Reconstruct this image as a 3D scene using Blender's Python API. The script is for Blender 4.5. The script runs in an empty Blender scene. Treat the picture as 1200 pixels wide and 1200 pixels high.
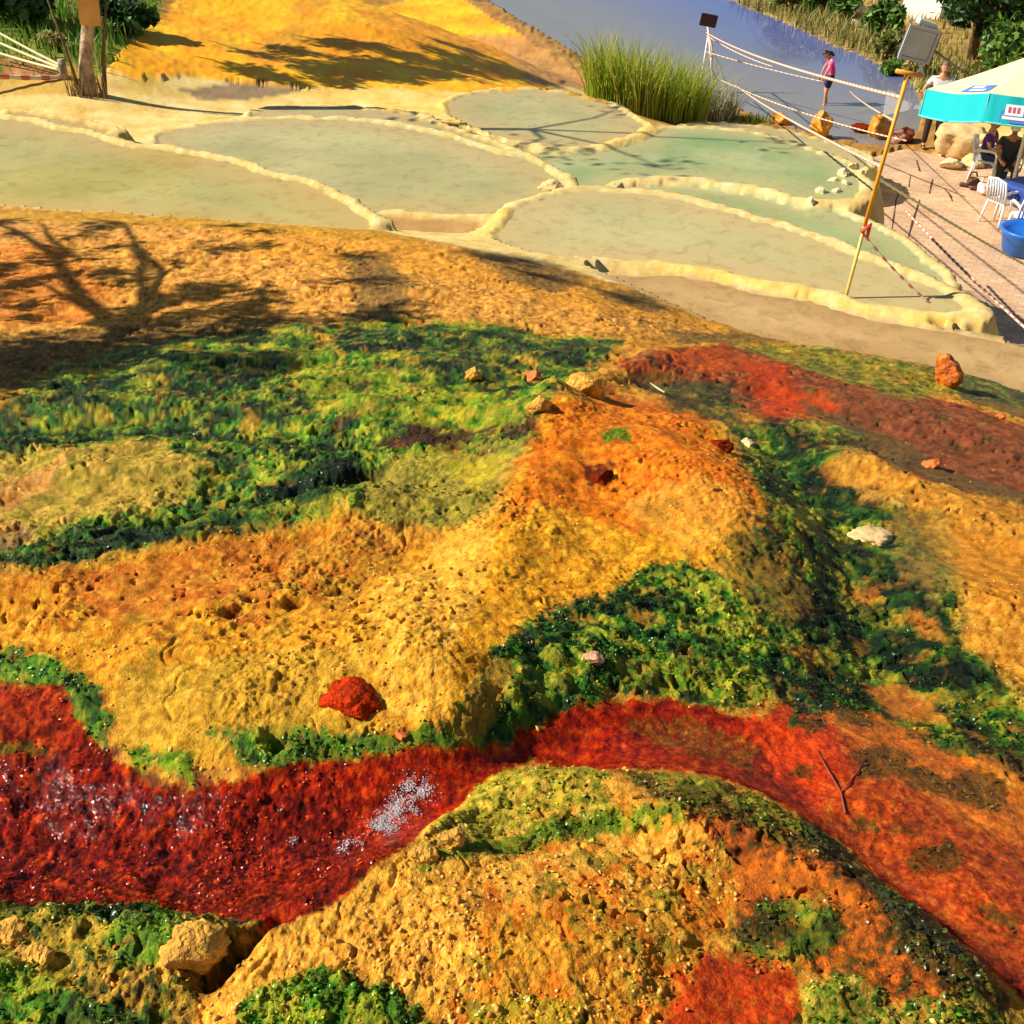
import bpy, bmesh, math, random
import numpy as np
from mathutils import Vector, Matrix

random.seed(7); rng = np.random.default_rng(7)
SC = bpy.context.scene
COL_ = SC.collection
rad = math.radians

# ------------------------------------------------------------------ camera, sky, sun, exposure
CZ = 7.0; PITCH = rad(34.0); FPX = 600/math.tan(rad(25.0))
cam = bpy.data.cameras.new('camera'); cam.angle = rad(50); cam.clip_end = 2000; cam.clip_start = 0.05
camo = bpy.data.objects.new('camera', cam); COL_.objects.link(camo)
camo.location = (0, 0, CZ); camo.rotation_euler = (math.pi/2-PITCH, 0, 0)
SC.camera = camo
SUN_EL = rad(38); SUN_AZ = math.atan2(0.03, -0.99)          # azimuth measured from +x
SUN = Vector((math.cos(SUN_EL)*math.cos(SUN_AZ), math.cos(SUN_EL)*math.sin(SUN_AZ), math.sin(SUN_EL)))
w = bpy.data.worlds.new('World'); SC.world = w; w.use_nodes = True
nt = w.node_tree; bg = nt.nodes['Background']
sky = nt.nodes.new('ShaderNodeTexSky'); sky.sky_type = 'NISHITA'; sky.sun_disc = False
sky.sun_elevation = SUN_EL; sky.sun_rotation = math.pi/2-SUN_AZ
sky.dust_density = 0.4; sky.air_density = 1.0; sky.ozone_density = 2.0
nt.links.new(sky.outputs[0], bg.inputs[0]); bg.inputs[1].default_value = 0.055
sl = bpy.data.lights.new('sun', 'SUN'); sl.energy = 5.0; sl.angle = rad(0.5); sl.color = (1, 0.93, 0.80)
so = bpy.data.objects.new('sun', sl); COL_.objects.link(so)
so.rotation_euler = (-SUN).to_track_quat('-Z', 'Y').to_euler()
vs = SC.view_settings; vs.view_transform = 'Standard'; vs.look = 'None'; vs.gamma = 1; vs.exposure = 0.72
vs.use_curve_mapping = False
SC.cycles.max_bounces = 6; SC.cycles.transparent_max_bounces = 12
SC.cycles.use_denoising = True
SC.cycles.caustics_reflective = False; SC.cycles.caustics_refractive = False

# ------------------------------------------------------------------ helpers
cp, sp = math.cos(PITCH), math.sin(PITCH)
def ray(px, py):
    a = (px-600)/FPX; b = (600-py)/FPX
    return np.array([a, cp+b*sp, -sp+b*cp])
def onz(px, py, z=0.0):
    r = ray(px, py); t = (z-CZ)/r[2]
    return Vector((r[0]*t, r[1]*t, z))
def aty(px, py, y):
    r = ray(px, py); t = y/r[1]
    return Vector((r[0]*t, y, CZ+r[2]*t))
def lin(c):
    c = np.asarray(c, float)/255.0
    return np.where(c <= 0.04045, c/12.92, ((c+0.055)/1.055)**2.4)
def A(r, g, b, k=0.80):
    """albedo of a surface that shows as r,g,b in full sun"""
    return np.minimum(lin((r, g, b))*k, 0.86)
def smooth(a, b, x):
    t = np.clip((x-a)/(b-a), 0, 1); return t*t*(3-2*t)

def _hash(ix, iy, seed):
    h = (ix.astype(np.int64)*374761393 + iy.astype(np.int64)*668265263 + seed*1274126177) & 0xffffffff
    h = ((h ^ (h >> 13))*1274126177) & 0xffffffff
    h = ((h ^ (h >> 16))*2246822519) & 0xffffffff
    return (h ^ (h >> 15)) & 0xffffffff
def gnoise(x, y, seed=0):
    ix = np.floor(x); iy = np.floor(y); fx = x-ix; fy = y-iy
    ux = fx*fx*fx*(fx*(fx*6-15)+10); uy = fy*fy*fy*(fy*(fy*6-15)+10)
    def g(dx, dy):
        a = _hash(ix+dx, iy+dy, seed)*(2*math.pi/4294967296.0)
        return np.cos(a)*(fx-dx)+np.sin(a)*(fy-dy)
    a = g(0, 0); b = g(1, 0); c = g(0, 1); d = g(1, 1)
    return 1.4*((a*(1-ux)+b*ux)*(1-uy)+(c*(1-ux)+d*ux)*uy)
def fbm(x, y, oct=4, seed=0, gain=0.5, lac=2.03):
    s = 0; a = 1; t = 0
    for k in range(oct):
        s = s+a*gnoise(x, y, seed+k*17); t += a; a *= gain; x = x*lac+13.7; y = y*lac-7.3
    return s/t*1.3
def worley(x, y, seed=0):
    ix = np.floor(x); iy = np.floor(y); best = np.full(x.shape, 9.0); cid = np.zeros(x.shape)
    for dx in (-1, 0, 1):
        for dy in (-1, 0, 1):
            h = _hash(ix+dx, iy+dy, seed)
            qx = ix+dx+(h & 0xffff)/65536.0; qy = iy+dy+(h >> 16)/65536.0
            d = (qx-x)**2+(qy-y)**2
            m = d < best
            best = np.where(m, d, best); cid = np.where(m, (_hash(ix+dx, iy+dy, seed+5))/4294967296.0, cid)
    return np.sqrt(best), cid

def tag(o, label=None, cat=None, group=None, kind=None):
    if label: o['label'] = label
    if cat: o['category'] = cat
    if group: o['group'] = group
    if kind: o['kind'] = kind
    return o
def empty(name, loc=(0, 0, 0), rz=0.0):
    o = bpy.data.objects.new(name, None); COL_.objects.link(o); o.location = loc; o.rotation_euler = (0, 0, rz)
    o.empty_display_size = 0.1
    return o
def link(name, me, mat=None, parent=None, sm=False):
    o = bpy.data.objects.new(name, me); COL_.objects.link(o)
    if mat is not None:
        if len(me.materials) == 0: me.materials.append(mat)
    if parent is not None: o.parent = parent
    if sm: me.shade_smooth()
    return o
def mesh_np(name, V, F, mat=None, parent=None, sm=False, link_=True):
    """F: int array (n,3) or (n,4)"""
    V = np.asarray(V, np.float32); F = np.asarray(F, np.int32); k = F.shape[1]
    me = bpy.data.meshes.new(name)
    me.vertices.add(len(V)); me.vertices.foreach_set('co', V.ravel())
    me.loops.add(F.size); me.loops.foreach_set('vertex_index', F.ravel())
    me.polygons.add(len(F)); me.polygons.foreach_set('loop_start', np.arange(0, F.size, k, dtype=np.int32))
    me.update(calc_edges=True)
    if sm: me.polygons.foreach_set('use_smooth', np.ones(len(F), bool))
    if mat is not None: me.materials.append(mat)
    if not link_: return me
    o = bpy.data.objects.new(name, me); COL_.objects.link(o)
    if parent is not None: o.parent = parent
    return o
def bm_obj(name, bm, mat=None, parent=None, sm=False):
    me = bpy.data.meshes.new(name); bmesh.ops.recalc_face_normals(bm, faces=bm.faces[:]); bm.to_mesh(me); bm.free()
    return link(name, me, mat, parent, sm)
def add_box(bm, c, s, rot=None, bevel=0.0):
    r = bmesh.ops.create_cube(bm, size=1.0); vs_ = r['verts']
    bmesh.ops.scale(bm, vec=s, verts=vs_)
    if bevel > 0:
        es = list({e for v in vs_ for e in v.link_edges})
        rr = bmesh.ops.bevel(bm, geom=es, offset=bevel, segments=2, affect='EDGES')
        vs_ = list({v for f in rr['faces'] for v in f.verts} | {v for v in vs_ if v.is_valid})
    if rot is not None: bmesh.ops.rotate(bm, cent=(0, 0, 0), matrix=rot, verts=vs_)
    bmesh.ops.translate(bm, vec=c, verts=vs_)
    return vs_
def tube_arr(pts, radii, n=8, cap=True):
    pts = [Vector(p) for p in pts]
    if not hasattr(radii, '__len__'): radii = [radii]*len(pts)
    V = []; F = []
    prev = None
    for i, p in enumerate(pts):
        t = (pts[min(i+1, len(pts)-1)]-pts[max(i-1, 0)]).normalized()
        if prev is None:
            ref = Vector((0, 0, 1)) if abs(t.z) < 0.9 else Vector((1, 0, 0))
            u = t.cross(ref).normalized()
        else:
            u = (prev-t*prev.dot(t)).normalized()
        v = t.cross(u); prev = u
        for k in range(n):
            a = 2*math.pi*k/n
            V.append(p+(u*math.cos(a)+v*math.sin(a))*radii[i])
    for i in range(len(pts)-1):
        for k in range(n):
            F.append((i*n+k, i*n+(k+1) % n, (i+1)*n+(k+1) % n, (i+1)*n+k))
    if cap:
        F.append(tuple(range(n))[::-1]); F.append(tuple((len(pts)-1)*n+k for k in range(n)))
    return V, F
def tubes(name, lines, mat, parent=None, n=8):
    V = []; F = []
    for pts, r in lines:
        v, f = tube_arr(pts, r, n); b = len(V); V += v; F += [tuple(i+b for i in q) for q in f]
    me = bpy.data.meshes.new(name); me.from_pydata([tuple(v) for v in V], [], F); me.update()
    return link(name, me, mat, parent, True)
def each_tube(name, lines, mat, parent=None, n=8):
    for l in lines: tubes(name, [l], mat, parent, n)
def skin_mesh(name, pts, edges, radii, mat, parent=None, sub=1, root=0):
    me = bpy.data.meshes.new(name); me.from_pydata([tuple(p) for p in pts], edges, []); me.update()
    o = bpy.data.objects.new(name+'_tmp', me); COL_.objects.link(o)
    o.modifiers.new('s', 'SKIN')
    for i, r in enumerate(radii):
        d = me.skin_vertices[0].data[i]; d.radius = (r, r) if not hasattr(r, '__len__') else r; d.use_root = (i == root)
    m = o.modifiers.new('u', 'SUBSURF'); m.levels = sub; m.render_levels = sub
    dg = bpy.context.evaluated_depsgraph_get(); dg.update()
    me2 = bpy.data.meshes.new_from_object(o.evaluated_get(dg)); me2.name = name
    bpy.data.objects.remove(o); bpy.data.meshes.remove(me)
    me2.materials.clear()
    return link(name, me2, mat, parent, True)
def copy_tree(o, parent=None):
    c = o.copy(); COL_.objects.link(c); c.parent = parent
    for ch in list(o.children): copy_tree(ch, c)
    return c

# ------------------------------------------------------------------ materials
def mat_(name, col, rough=0.6, spec=0.5, metal=0.0, noise=0.0, nscale=8.0, bump=0.0, bscale=40.0, coords='Object'):
    m = bpy.data.materials.new(name); m.use_nodes = True; t = m.node_tree; b = t.nodes['Principled BSDF']
    b.inputs['Roughness'].default_value = rough; b.inputs['Metallic'].default_value = metal
    b.inputs['Specular IOR Level'].default_value = spec
    c = tuple(float(v) for v in col)+(1,)
    b.inputs['Base Color'].default_value = c
    if noise or bump:
        tc = t.nodes.new('ShaderNodeTexCoord')
    if noise:
        n = t.nodes.new('ShaderNodeTexNoise'); n.inputs['Scale'].default_value = nscale; n.inputs['Detail'].default_value = 6
        t.links.new(tc.outputs[coords], n.inputs['Vector'])
        mr = t.nodes.new('ShaderNodeMapRange'); mr.inputs[1].default_value = 0.25; mr.inputs[2].default_value = 0.75
        mr.inputs[3].default_value = 1-noise; mr.inputs[4].default_value = 1+noise
        t.links.new(n.outputs[0], mr.inputs[0])
        mx = t.nodes.new('ShaderNodeMix'); mx.data_type = 'RGBA'; mx.blend_type = 'MULTIPLY'; mx.inputs[0].default_value = 1
        mx.inputs[6].default_value = c; t.links.new(mr.outputs[0], mx.inputs[7])
        t.links.new(mx.outputs[2], b.inputs['Base Color'])
    if bump:
        n2 = t.nodes.new('ShaderNodeTexNoise'); n2.inputs['Scale'].default_value = bscale; n2.inputs['Detail'].default_value = 5
        t.links.new(tc.outputs[coords], n2.inputs['Vector'])
        bp = t.nodes.new('ShaderNodeBump'); bp.inputs['Strength'].default_value = bump; bp.inputs['Distance'].default_value = 0.02
        t.links.new(n2.outputs[0], bp.inputs['Height']); t.links.new(bp.outputs[0], b.inputs['Normal'])
    return m
def leaf_mat(name, cols, rough=0.5, trans=0.25, spec=0.4):
    """colour varies per loose leaf"""
    m = bpy.data.materials.new(name); m.use_nodes = True; t = m.node_tree; b = t.nodes['Principled BSDF']
    g = t.nodes.new('ShaderNodeNewGeometry'); r = t.nodes.new('ShaderNodeValToRGB')
    el = r.color_ramp.elements
    while len(el) < len(cols): el.new(0.5)
    for i, c in enumerate(cols):
        el[i].position = i/(len(cols)-1); el[i].color = tuple(float(v) for v in c)+(1,)
    t.links.new(g.outputs['Random Per Island'], r.inputs[0]); t.links.new(r.outputs[0], b.inputs['Base Color'])
    b.inputs['Roughness'].default_value = rough; b.inputs['Specular IOR Level'].default_value = spec
    if trans:
        tr = t.nodes.new('ShaderNodeBsdfTranslucent'); t.links.new(r.outputs[0], tr.inputs[0])
        mx = t.nodes.new('ShaderNodeMixShader'); mx.inputs[0].default_value = trans
        out = t.nodes['Material Output']
        t.links.new(b.outputs[0], mx.inputs[1]); t.links.new(tr.outputs[0], mx.inputs[2]); t.links.new(mx.outputs[0], out.inputs[0])
    return m

def ground_mat(name, bump_str=0.5, bump_scale=260.0, rough_dry=0.95, rough_wet=0.3, spec=.3, cscale=110, cmin=.62, cmax=1.34):
    m = bpy.data.materials.new(name); m.use_nodes = True; t = m.node_tree; b = t.nodes['Principled BSDF']
    at = t.nodes.new('ShaderNodeAttribute'); at.attribute_name = 'Col'
    wt = t.nodes.new('ShaderNodeAttribute'); wt.attribute_name = 'wet'
    tc = t.nodes.new('ShaderNodeTexCoord')
    n = t.nodes.new('ShaderNodeTexNoise'); n.inputs['Scale'].default_value = cscale; n.inputs['Detail'].default_value = 8; n.inputs['Roughness'].default_value = 0.7
    t.links.new(tc.outputs['Object'], n.inputs['Vector'])
    mr = t.nodes.new('ShaderNodeMapRange'); mr.inputs[1].default_value = 0.3; mr.inputs[2].default_value = 0.7
    mr.inputs[3].default_value = cmin; mr.inputs[4].default_value = cmax
    t.links.new(n.outputs[0], mr.inputs[0])
    mx = t.nodes.new('ShaderNodeMix'); mx.data_type = 'RGBA'; mx.blend_type = 'MULTIPLY'; mx.inputs[0].default_value = 1
    t.links.new(at.outputs['Color'], mx.inputs[6]); t.links.new(mr.outputs[0], mx.inputs[7])
    t.links.new(mx.outputs[2], b.inputs['Base Color'])
    rr = t.nodes.new('ShaderNodeMapRange'); rr.inputs[3].default_value = rough_dry; rr.inputs[4].default_value = rough_wet
    t.links.new(wt.outputs['Fac'], rr.inputs[0]); t.links.new(rr.outputs[0], b.inputs['Roughness'])
    n2 = t.nodes.new('ShaderNodeTexNoise'); n2.inputs['Scale'].default_value = bump_scale; n2.inputs['Detail'].default_value = 4
    n2.inputs['Roughness'].default_value = 0.65
    t.links.new(tc.outputs['Object'], n2.inputs['Vector'])
    bp = t.nodes.new('ShaderNodeBump'); bp.inputs['Strength'].default_value = bump_str; bp.inputs['Distance'].default_value = 0.006
    t.links.new(n2.outputs[0], bp.inputs['Height']); t.links.new(bp.outputs[0], b.inputs['Normal'])
    b.inputs['Specular IOR Level'].default_value = spec
    return m
def schlick(t, nrm=None, f0=.02, k=1.0):
    lw = t.nodes.new('ShaderNodeLayerWeight'); lw.inputs[0].default_value = .5
    if nrm is not None: t.links.new(nrm, lw.inputs['Normal'])
    p = t.nodes.new('ShaderNodeMath'); p.operation = 'POWER'; p.inputs[1].default_value = 5; t.links.new(lw.outputs['Facing'], p.inputs[0])
    m = t.nodes.new('ShaderNodeMath'); m.operation = 'MULTIPLY_ADD'; m.use_clamp = True; m.inputs[1].default_value = (1-f0)*k; m.inputs[2].default_value = f0*k
    t.links.new(p.outputs[0], m.inputs[0]); return m.outputs[0]
def water_mat(name, body, alpha=0.5, rough=0.03, ripple=0.12, rscale=6.0, ior=.55, edge=None):
    """milky shallow water: part scattering body, part clear, Fresnel reflection on top"""
    m = bpy.data.materials.new(name); m.use_nodes = True; t = m.node_tree; t.nodes.remove(t.nodes['Principled BSDF'])
    out = t.nodes['Material Output']
    d = t.nodes.new('ShaderNodeBsdfDiffuse'); tr = t.nodes.new('ShaderNodeBsdfTransparent'); g = t.nodes.new('ShaderNodeBsdfGlossy')
    g.inputs['Roughness'].default_value = rough
    tc = t.nodes.new('ShaderNodeTexCoord')
    n0 = t.nodes.new('ShaderNodeTexNoise'); n0.inputs['Scale'].default_value = 0.8; n0.inputs['Detail'].default_value = 7
    t.links.new(tc.outputs['Object'], n0.inputs['Vector'])
    cr = t.nodes.new('ShaderNodeValToRGB'); el = cr.color_ramp.elements
    el[0].position = 0.35; el[1].position = 0.65
    el[0].color = tuple(float(v) for v in body[0])+(1,); el[1].color = tuple(float(v) for v in body[1])+(1,)
    t.links.new(n0.outputs[0], cr.inputs[0]); t.links.new(cr.outputs[0], d.inputs[0])
    tr.inputs[0].default_value = (0.93, 0.97, 0.92, 1)
    if edge is not None:
        at = t.nodes.new('ShaderNodeAttribute'); at.attribute_name = 'deep'
        n5 = t.nodes.new('ShaderNodeTexNoise'); n5.inputs['Scale'].default_value = 5; n5.inputs['Detail'].default_value = 9; n5.inputs['Roughness'].default_value = .72; n5.inputs['Distortion'].default_value = .6
        t.links.new(tc.outputs['Object'], n5.inputs['Vector'])
        me_ = t.nodes.new('ShaderNodeMix'); me_.data_type = 'RGBA'; me_.inputs[6].default_value = tuple(float(v) for v in edge)+(1,)
        ad = t.nodes.new('ShaderNodeMath'); ad.operation = 'MULTIPLY_ADD'; ad.inputs[1].default_value = 1.5; ad.inputs[2].default_value = -.75
        t.links.new(n5.outputs[0], ad.inputs[0]); a2 = t.nodes.new('ShaderNodeMath'); a2.operation = 'ADD'; a2.use_clamp = True
        t.links.new(ad.outputs[0], a2.inputs[0]); t.links.new(at.outputs['Fac'], a2.inputs[1]); t.links.new(a2.outputs[0], me_.inputs[0]); t.links.new(cr.outputs[0], me_.inputs[7])
        mr = t.nodes.new('ShaderNodeMapRange'); mr.inputs[1].default_value = .3; mr.inputs[2].default_value = .5; mr.inputs[3].default_value = .70; mr.inputs[4].default_value = 1.0
        t.links.new(n5.outputs[0], mr.inputs[0]); mm = t.nodes.new('ShaderNodeMix'); mm.data_type = 'RGBA'; mm.blend_type = 'MULTIPLY'; mm.inputs[0].default_value = 1
        t.links.new(me_.outputs[2], mm.inputs[6]); t.links.new(mr.outputs[0], mm.inputs[7]); t.links.new(mm.outputs[2], d.inputs[0])
    mx = t.nodes.new('ShaderNodeMixShader'); mx.inputs[0].default_value = alpha
    t.links.new(tr.outputs[0], mx.inputs[1]); t.links.new(d.outputs[0], mx.inputs[2])
    n = t.nodes.new('ShaderNodeTexNoise'); n.inputs['Scale'].default_value = rscale; n.inputs['Detail'].default_value = 3
    t.links.new(tc.outputs['Object'], n.inputs['Vector'])
    bp = t.nodes.new('ShaderNodeBump'); bp.inputs['Strength'].default_value = ripple; bp.inputs['Distance'].default_value = 0.02
    t.links.new(n.outputs[0], bp.inputs['Height'])
    t.links.new(bp.outputs[0], g.inputs['Normal']); fo = schlick(t, bp.outputs[0], .02, ior)
    m2 = t.nodes.new('ShaderNodeMixShader')
    t.links.new(fo, m2.inputs[0]); t.links.new(mx.outputs[0], m2.inputs[1]); t.links.new(g.outputs[0], m2.inputs[2])
    t.links.new(m2.outputs[0], out.inputs[0])
    return m

# ------------------------------------------------------------------ terrain: macro height
def pd(px, py, d):      # control point: on the ray of a place in view, d metres below the eye
    p = onz(px, py, CZ-d); r = math.hypot(p.x, p.y)
    return (math.atan2(p.x, p.y), math.log(r), -d)
def pw(azd, r, d): return (rad(azd), math.log(r), -d)
CP = [pd(*a) for a in [
    (0,1300,1.45),(600,1300,1.42),(1200,1300,1.5),(0,1200,1.45),(600,1200,1.42),(1200,1200,1.52),
    (0,1000,1.56),(600,1000,1.52),(1200,1000,1.68),(0,800,1.62),(300,800,1.6),(600,800,1.62),(900,800,1.75),(1200,800,1.92),
    (0,600,1.86),(300,600,1.86),(600,600,1.82),(900,600,2.02),(1200,600,2.38),
    (0,500,2.1),(300,500,2.1),(600,500,2.05),(900,500,2.42),(1200,500,3.1),
    (0,400,2.5),(300,400,2.5),(600,400,2.55),(800,400,2.95),(1000,415,3.72),(1200,455,3.78),
    (0,320,2.92),(300,320,2.95),(600,330,3.1),(0,255,3.3),(250,258,3.38),(430,268,3.45),(560,292,3.5),(700,330,3.6),(850,385,3.7),
    (100,195,3.65),(300,235,3.85),(480,265,4.05),(400,200,4.1),(520,200,4.15),(600,130,4.6),(700,200,4.7),(900,205,4.95),(850,290,4.0),(700,270,3.95),
    (1000,395,3.92),(1150,410,3.92),(1000,280,5.3),(950,235,5.6),
    (0,115,4.0),(100,112,4.05),(200,115,4.3),(400,115,4.6),(560,100,4.95),(250,140,4.2),
    (220,60,4.15),(300,25,4.25),(420,25,4.35),(350,-20,4.35),(200,-20,3.8),(500,45,4.8),(600,75,5.5),(660,90,6.0),(760,135,6.25),(840,140,6.5),(900,155,6.8),
    (50,50,3.7),(0,0,3.45),(0,60,3.8),(140,85,4.0),
    ]] + [pw(*a) for a in [(-60,20,3.2),(-60,6,1.9),(-60,2,1.5),(-100,20,2.0),(-100,3,1.45),(-150,4,1.4),(-170,20,1.0),(150,4,1.5),(170,20,1.5),(100,20,5.0),(100,3,1.6),
        (60,2.5,1.9),(55,8,4.3),(60,20,7.0),(42,9.5,4.6),(-60,60,3.2),(-30,60,3.9),(-10,55,5.4),(-2,55,7.2),(10,60,7.3),(40,60,7.2),(-14,36,5.2),(-6,34,6.2),(-2,40,7.4),(0,0.45,1.42),(-90,.45,1.42),(90,.45,1.45)]]
CP = np.array(CP)
def tps_fit(P, z, lam=1e-3):
    n = len(P); d = np.hypot(P[:, None, 0]-P[None, :, 0], P[:, None, 1]-P[None, :, 1])
    K = np.where(d > 0, d*d*np.log(np.maximum(d, 1e-9)), 0)+lam*np.eye(n)
    Q = np.c_[np.ones(n), P]; M = np.block([[K, Q], [Q.T, np.zeros((3, 3))]])
    return np.linalg.solve(M, np.r_[z, 0, 0, 0])
_w = tps_fit(CP[:, :2], CP[:, 2])
def tps(az, lr):
    o = _w[-3]+_w[-2]*az+_w[-1]*lr
    for i in range(len(CP)):
        d2 = (az-CP[i, 0])**2+(lr-CP[i, 1])**2
        o = o+_w[i]*0.5*d2*np.log(np.maximum(d2, 1e-12))
    return CZ+o

# --- grid (azimuth x distance), rows spaced evenly in depression so detail follows the distance
dtab = np.array([[.3,1.42],[.9,1.45],[2,1.6],[3,1.85],[5.3,2.5],[7.6,3],[9.5,3.35],[13,4],[17,4.6],[22,5.2],[30,5.8],[40,6.6],[56,7.3]])
rr_ = np.exp(np.linspace(math.log(.3), math.log(56), 4000)); dep_ = np.arctan(np.interp(rr_, dtab[:, 0], dtab[:, 1])/rr_)
NR = 760; NA = 960
dep_rows = np.linspace(PITCH+math.atan(700/FPX), PITCH-math.atan(606/FPX), NR)
Rrow = np.interp(-dep_rows, -dep_, rr_)
Rrow = np.r_[np.linspace(.05, Rrow[0]*.93, 6), Rrow, Rrow[-1]*np.array([1.05, 1.15, 1.3, 1.6, 2.2])]
azc = np.r_[rad(-180), np.linspace(rad(-175), rad(-82), 24), np.linspace(rad(-80), rad(-42.6), 60), np.linspace(rad(-42), rad(42), NA), np.linspace(rad(42.6), rad(80), 60), np.linspace(rad(82), rad(175), 24), rad(180)]
AZ, RR = np.meshgrid(azc, Rrow); LR = np.log(RR); X = RR*np.sin(AZ); Y = RR*np.cos(AZ)

# coarse version used to turn places seen in the photograph into places on the ground
caz = np.linspace(rad(-46), rad(46), 420); clr = np.linspace(math.log(.35), math.log(120), 900)
CAZ, CLR = np.meshgrid(caz, clr); CR = np.exp(CLR); CXg = CR*np.sin(CAZ); CYg = CR*np.cos(CAZ)
class Field:
    def __init__(s, Z): s.Z = Z
    def at(s, x, y):
        az = np.arctan2(x, y); lr = np.log(np.maximum(np.hypot(x, y), .36))
        u = np.clip((az-caz[0])/(caz[1]-caz[0]), 0, len(caz)-1.001); v = np.clip((lr-clr[0])/(clr[1]-clr[0]), 0, len(clr)-1.001)
        i = np.floor(u).astype(int); j = np.floor(v).astype(int); fu = u-i; fv = v-j; Z = s.Z
        return (Z[j, i]*(1-fu)+Z[j, i+1]*fu)*(1-fv)+(Z[j+1, i]*(1-fu)+Z[j+1, i+1]*fu)*fv
    def hit(s, px, py):
        r = ray(px, py); r = r/np.linalg.norm(r)
        t = np.exp(np.linspace(math.log(.6), math.log(120), 2500)); P = np.array([0, 0, CZ])+t[:, None]*r
        below = P[:, 2] < s.at(P[:, 0], P[:, 1])
        if not below.any(): k = len(t)-1
        else: k = int(np.argmax(below))
        a, b = t[max(k-1, 0)], t[k]
        for _ in range(18):
            m = (a+b)/2; p = np.array([0, 0, CZ])+m*r
            if p[2] < s.at(p[0], p[1]): b = m
            else: a = m
        p = np.array([0, 0, CZ])+b*r
        return Vector(p)
base_c = Field(tps(CAZ, CLR))

def seg_dist(px, py, poly, closed):
    d = np.full(px.shape, 1e9)
    n = len(poly)
    for i in range(n if closed else n-1):
        x0, y0 = poly[i]; x1, y1 = poly[(i+1) % n]; ex, ey = x1-x0, y1-y0; L = ex*ex+ey*ey+1e-12
        t = np.clip(((px-x0)*ex+(py-y0)*ey)/L, 0, 1)
        d = np.minimum(d, (px-x0-t*ex)**2+(py-y0-t*ey)**2)
    return np.sqrt(d)
def inside(px, py, poly):
    c = np.zeros(px.shape, bool); n = len(poly)
    for i in range(n):
        x0, y0 = poly[i]; x1, y1 = poly[(i+1) % n]
        if y0 == y1: continue
        c ^= ((y0 > py) != (y1 > py)) & (px < (x1-x0)*(py-y0)/(y1-y0)+x0)
    return c
def sdf(px, py, poly, mg=None):
    if mg is not None:
        a = np.array(poly); o = np.full(px.shape, 50.0)
        m = (px > a[:, 0].min()-mg) & (px < a[:, 0].max()+mg) & (py > a[:, 1].min()-mg) & (py < a[:, 1].max()+mg)
        if m.any(): o[m] = sdf(px[m], py[m], poly)
        return o
    d = seg_dist(px, py, poly, True); return np.where(inside(px, py, poly), -d, d)
def rounded(poly, it=2):
    for _ in range(it):
        q = []
        for i in range(len(poly)):
            a = poly[i]; b = poly[(i+1) % len(poly)]
            q += [(a[0]*.75+b[0]*.25, a[1]*.75+b[1]*.25), (a[0]*.25+b[0]*.75, a[1]*.25+b[1]*.75)]
        poly = q
    return poly

# ridges and channels of the near slope: (polyline, height, width m)
RIDGES = [
    ([(655,478),(625,560),(590,640),(565,720),(535,850)], .09, .16),
    ([(700,520),(780,560),(840,600)], .15, .33),
    ([(-40,700),(100,672),(200,655),(330,625),(450,605)], .11, .20),
    ([(100,760),(300,760),(450,780)], .07, .22),
    ([(-60,950),(100,975),(250,985),(400,960),(520,905),(600,872)], -.075, .15),
    ([(600,872),(700,855),(800,850),(900,880),(980,950),(1080,1050),(1220,1180)], -.035, .10),
    ([(630,915),(700,935),(800,970),(900,1010),(1000,1060),(1120,1130)], .07, .085),
    ([(470,1040),(560,1060),(700,1080)], .07, .15),
    ([(330,1090),(430,1040),(520,970)], .05, .05),
    ([(-60,655),(100,645),(230,612),(330,590),(430,565)], -.09, .07),
    ([(-40,580),(100,560),(200,560)], .05, .12),
    ([(-40,500),(150,490),(420,520)], -.05, .15),
    ([(200,430),(420,420),(560,440)], .06, .16),
    ([(420,480),(560,490)], .05, .09),
    ([(640,480),(700,445),(770,420)], .05, .08),
    ([(-60,300),(120,330),(300,340),(520,350),(700,370)], .07, .5),
    ([(900,520),(980,600),(1020,700),(1040,800)], -.07, .16),
    ([(1000,545),(1100,590),(1200,630)], .08, .18),
    ([(1130,700),(1220,740)], .08, .22),
    ([(760,440),(900,455),(1060,500),(1220,545)], -.06, .22),
    ([(880,405),(980,425),(1090,450)], .05, .13),
    ([(830,780),(760,765),(660,770)], .03, .10),
    ([(248,1150),(285,1115),(330,1085)], -.07, .018),
    ([(205,1120),(245,1095)], .05, .03),
]
RW = [([tuple(base_c.hit(x, y)[:2]) for x, y in pl], h*(.72 if h > 0 else 1), wd) for pl, h, wd in RIDGES]
def ridges(x, y):
    z = np.zeros(x.shape)
    for pl, h, wd in RW:
        a = np.array(pl); m = (x > a[:, 0].min()-3*wd) & (x < a[:, 0].max()+3*wd) & (y > a[:, 1].min()-3*wd) & (y < a[:, 1].max()+3*wd)
        if m.any():
            d = seg_dist(x[m], y[m], pl, False); z[m] += h*np.exp(-(d/wd)**2)
    return z

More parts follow.
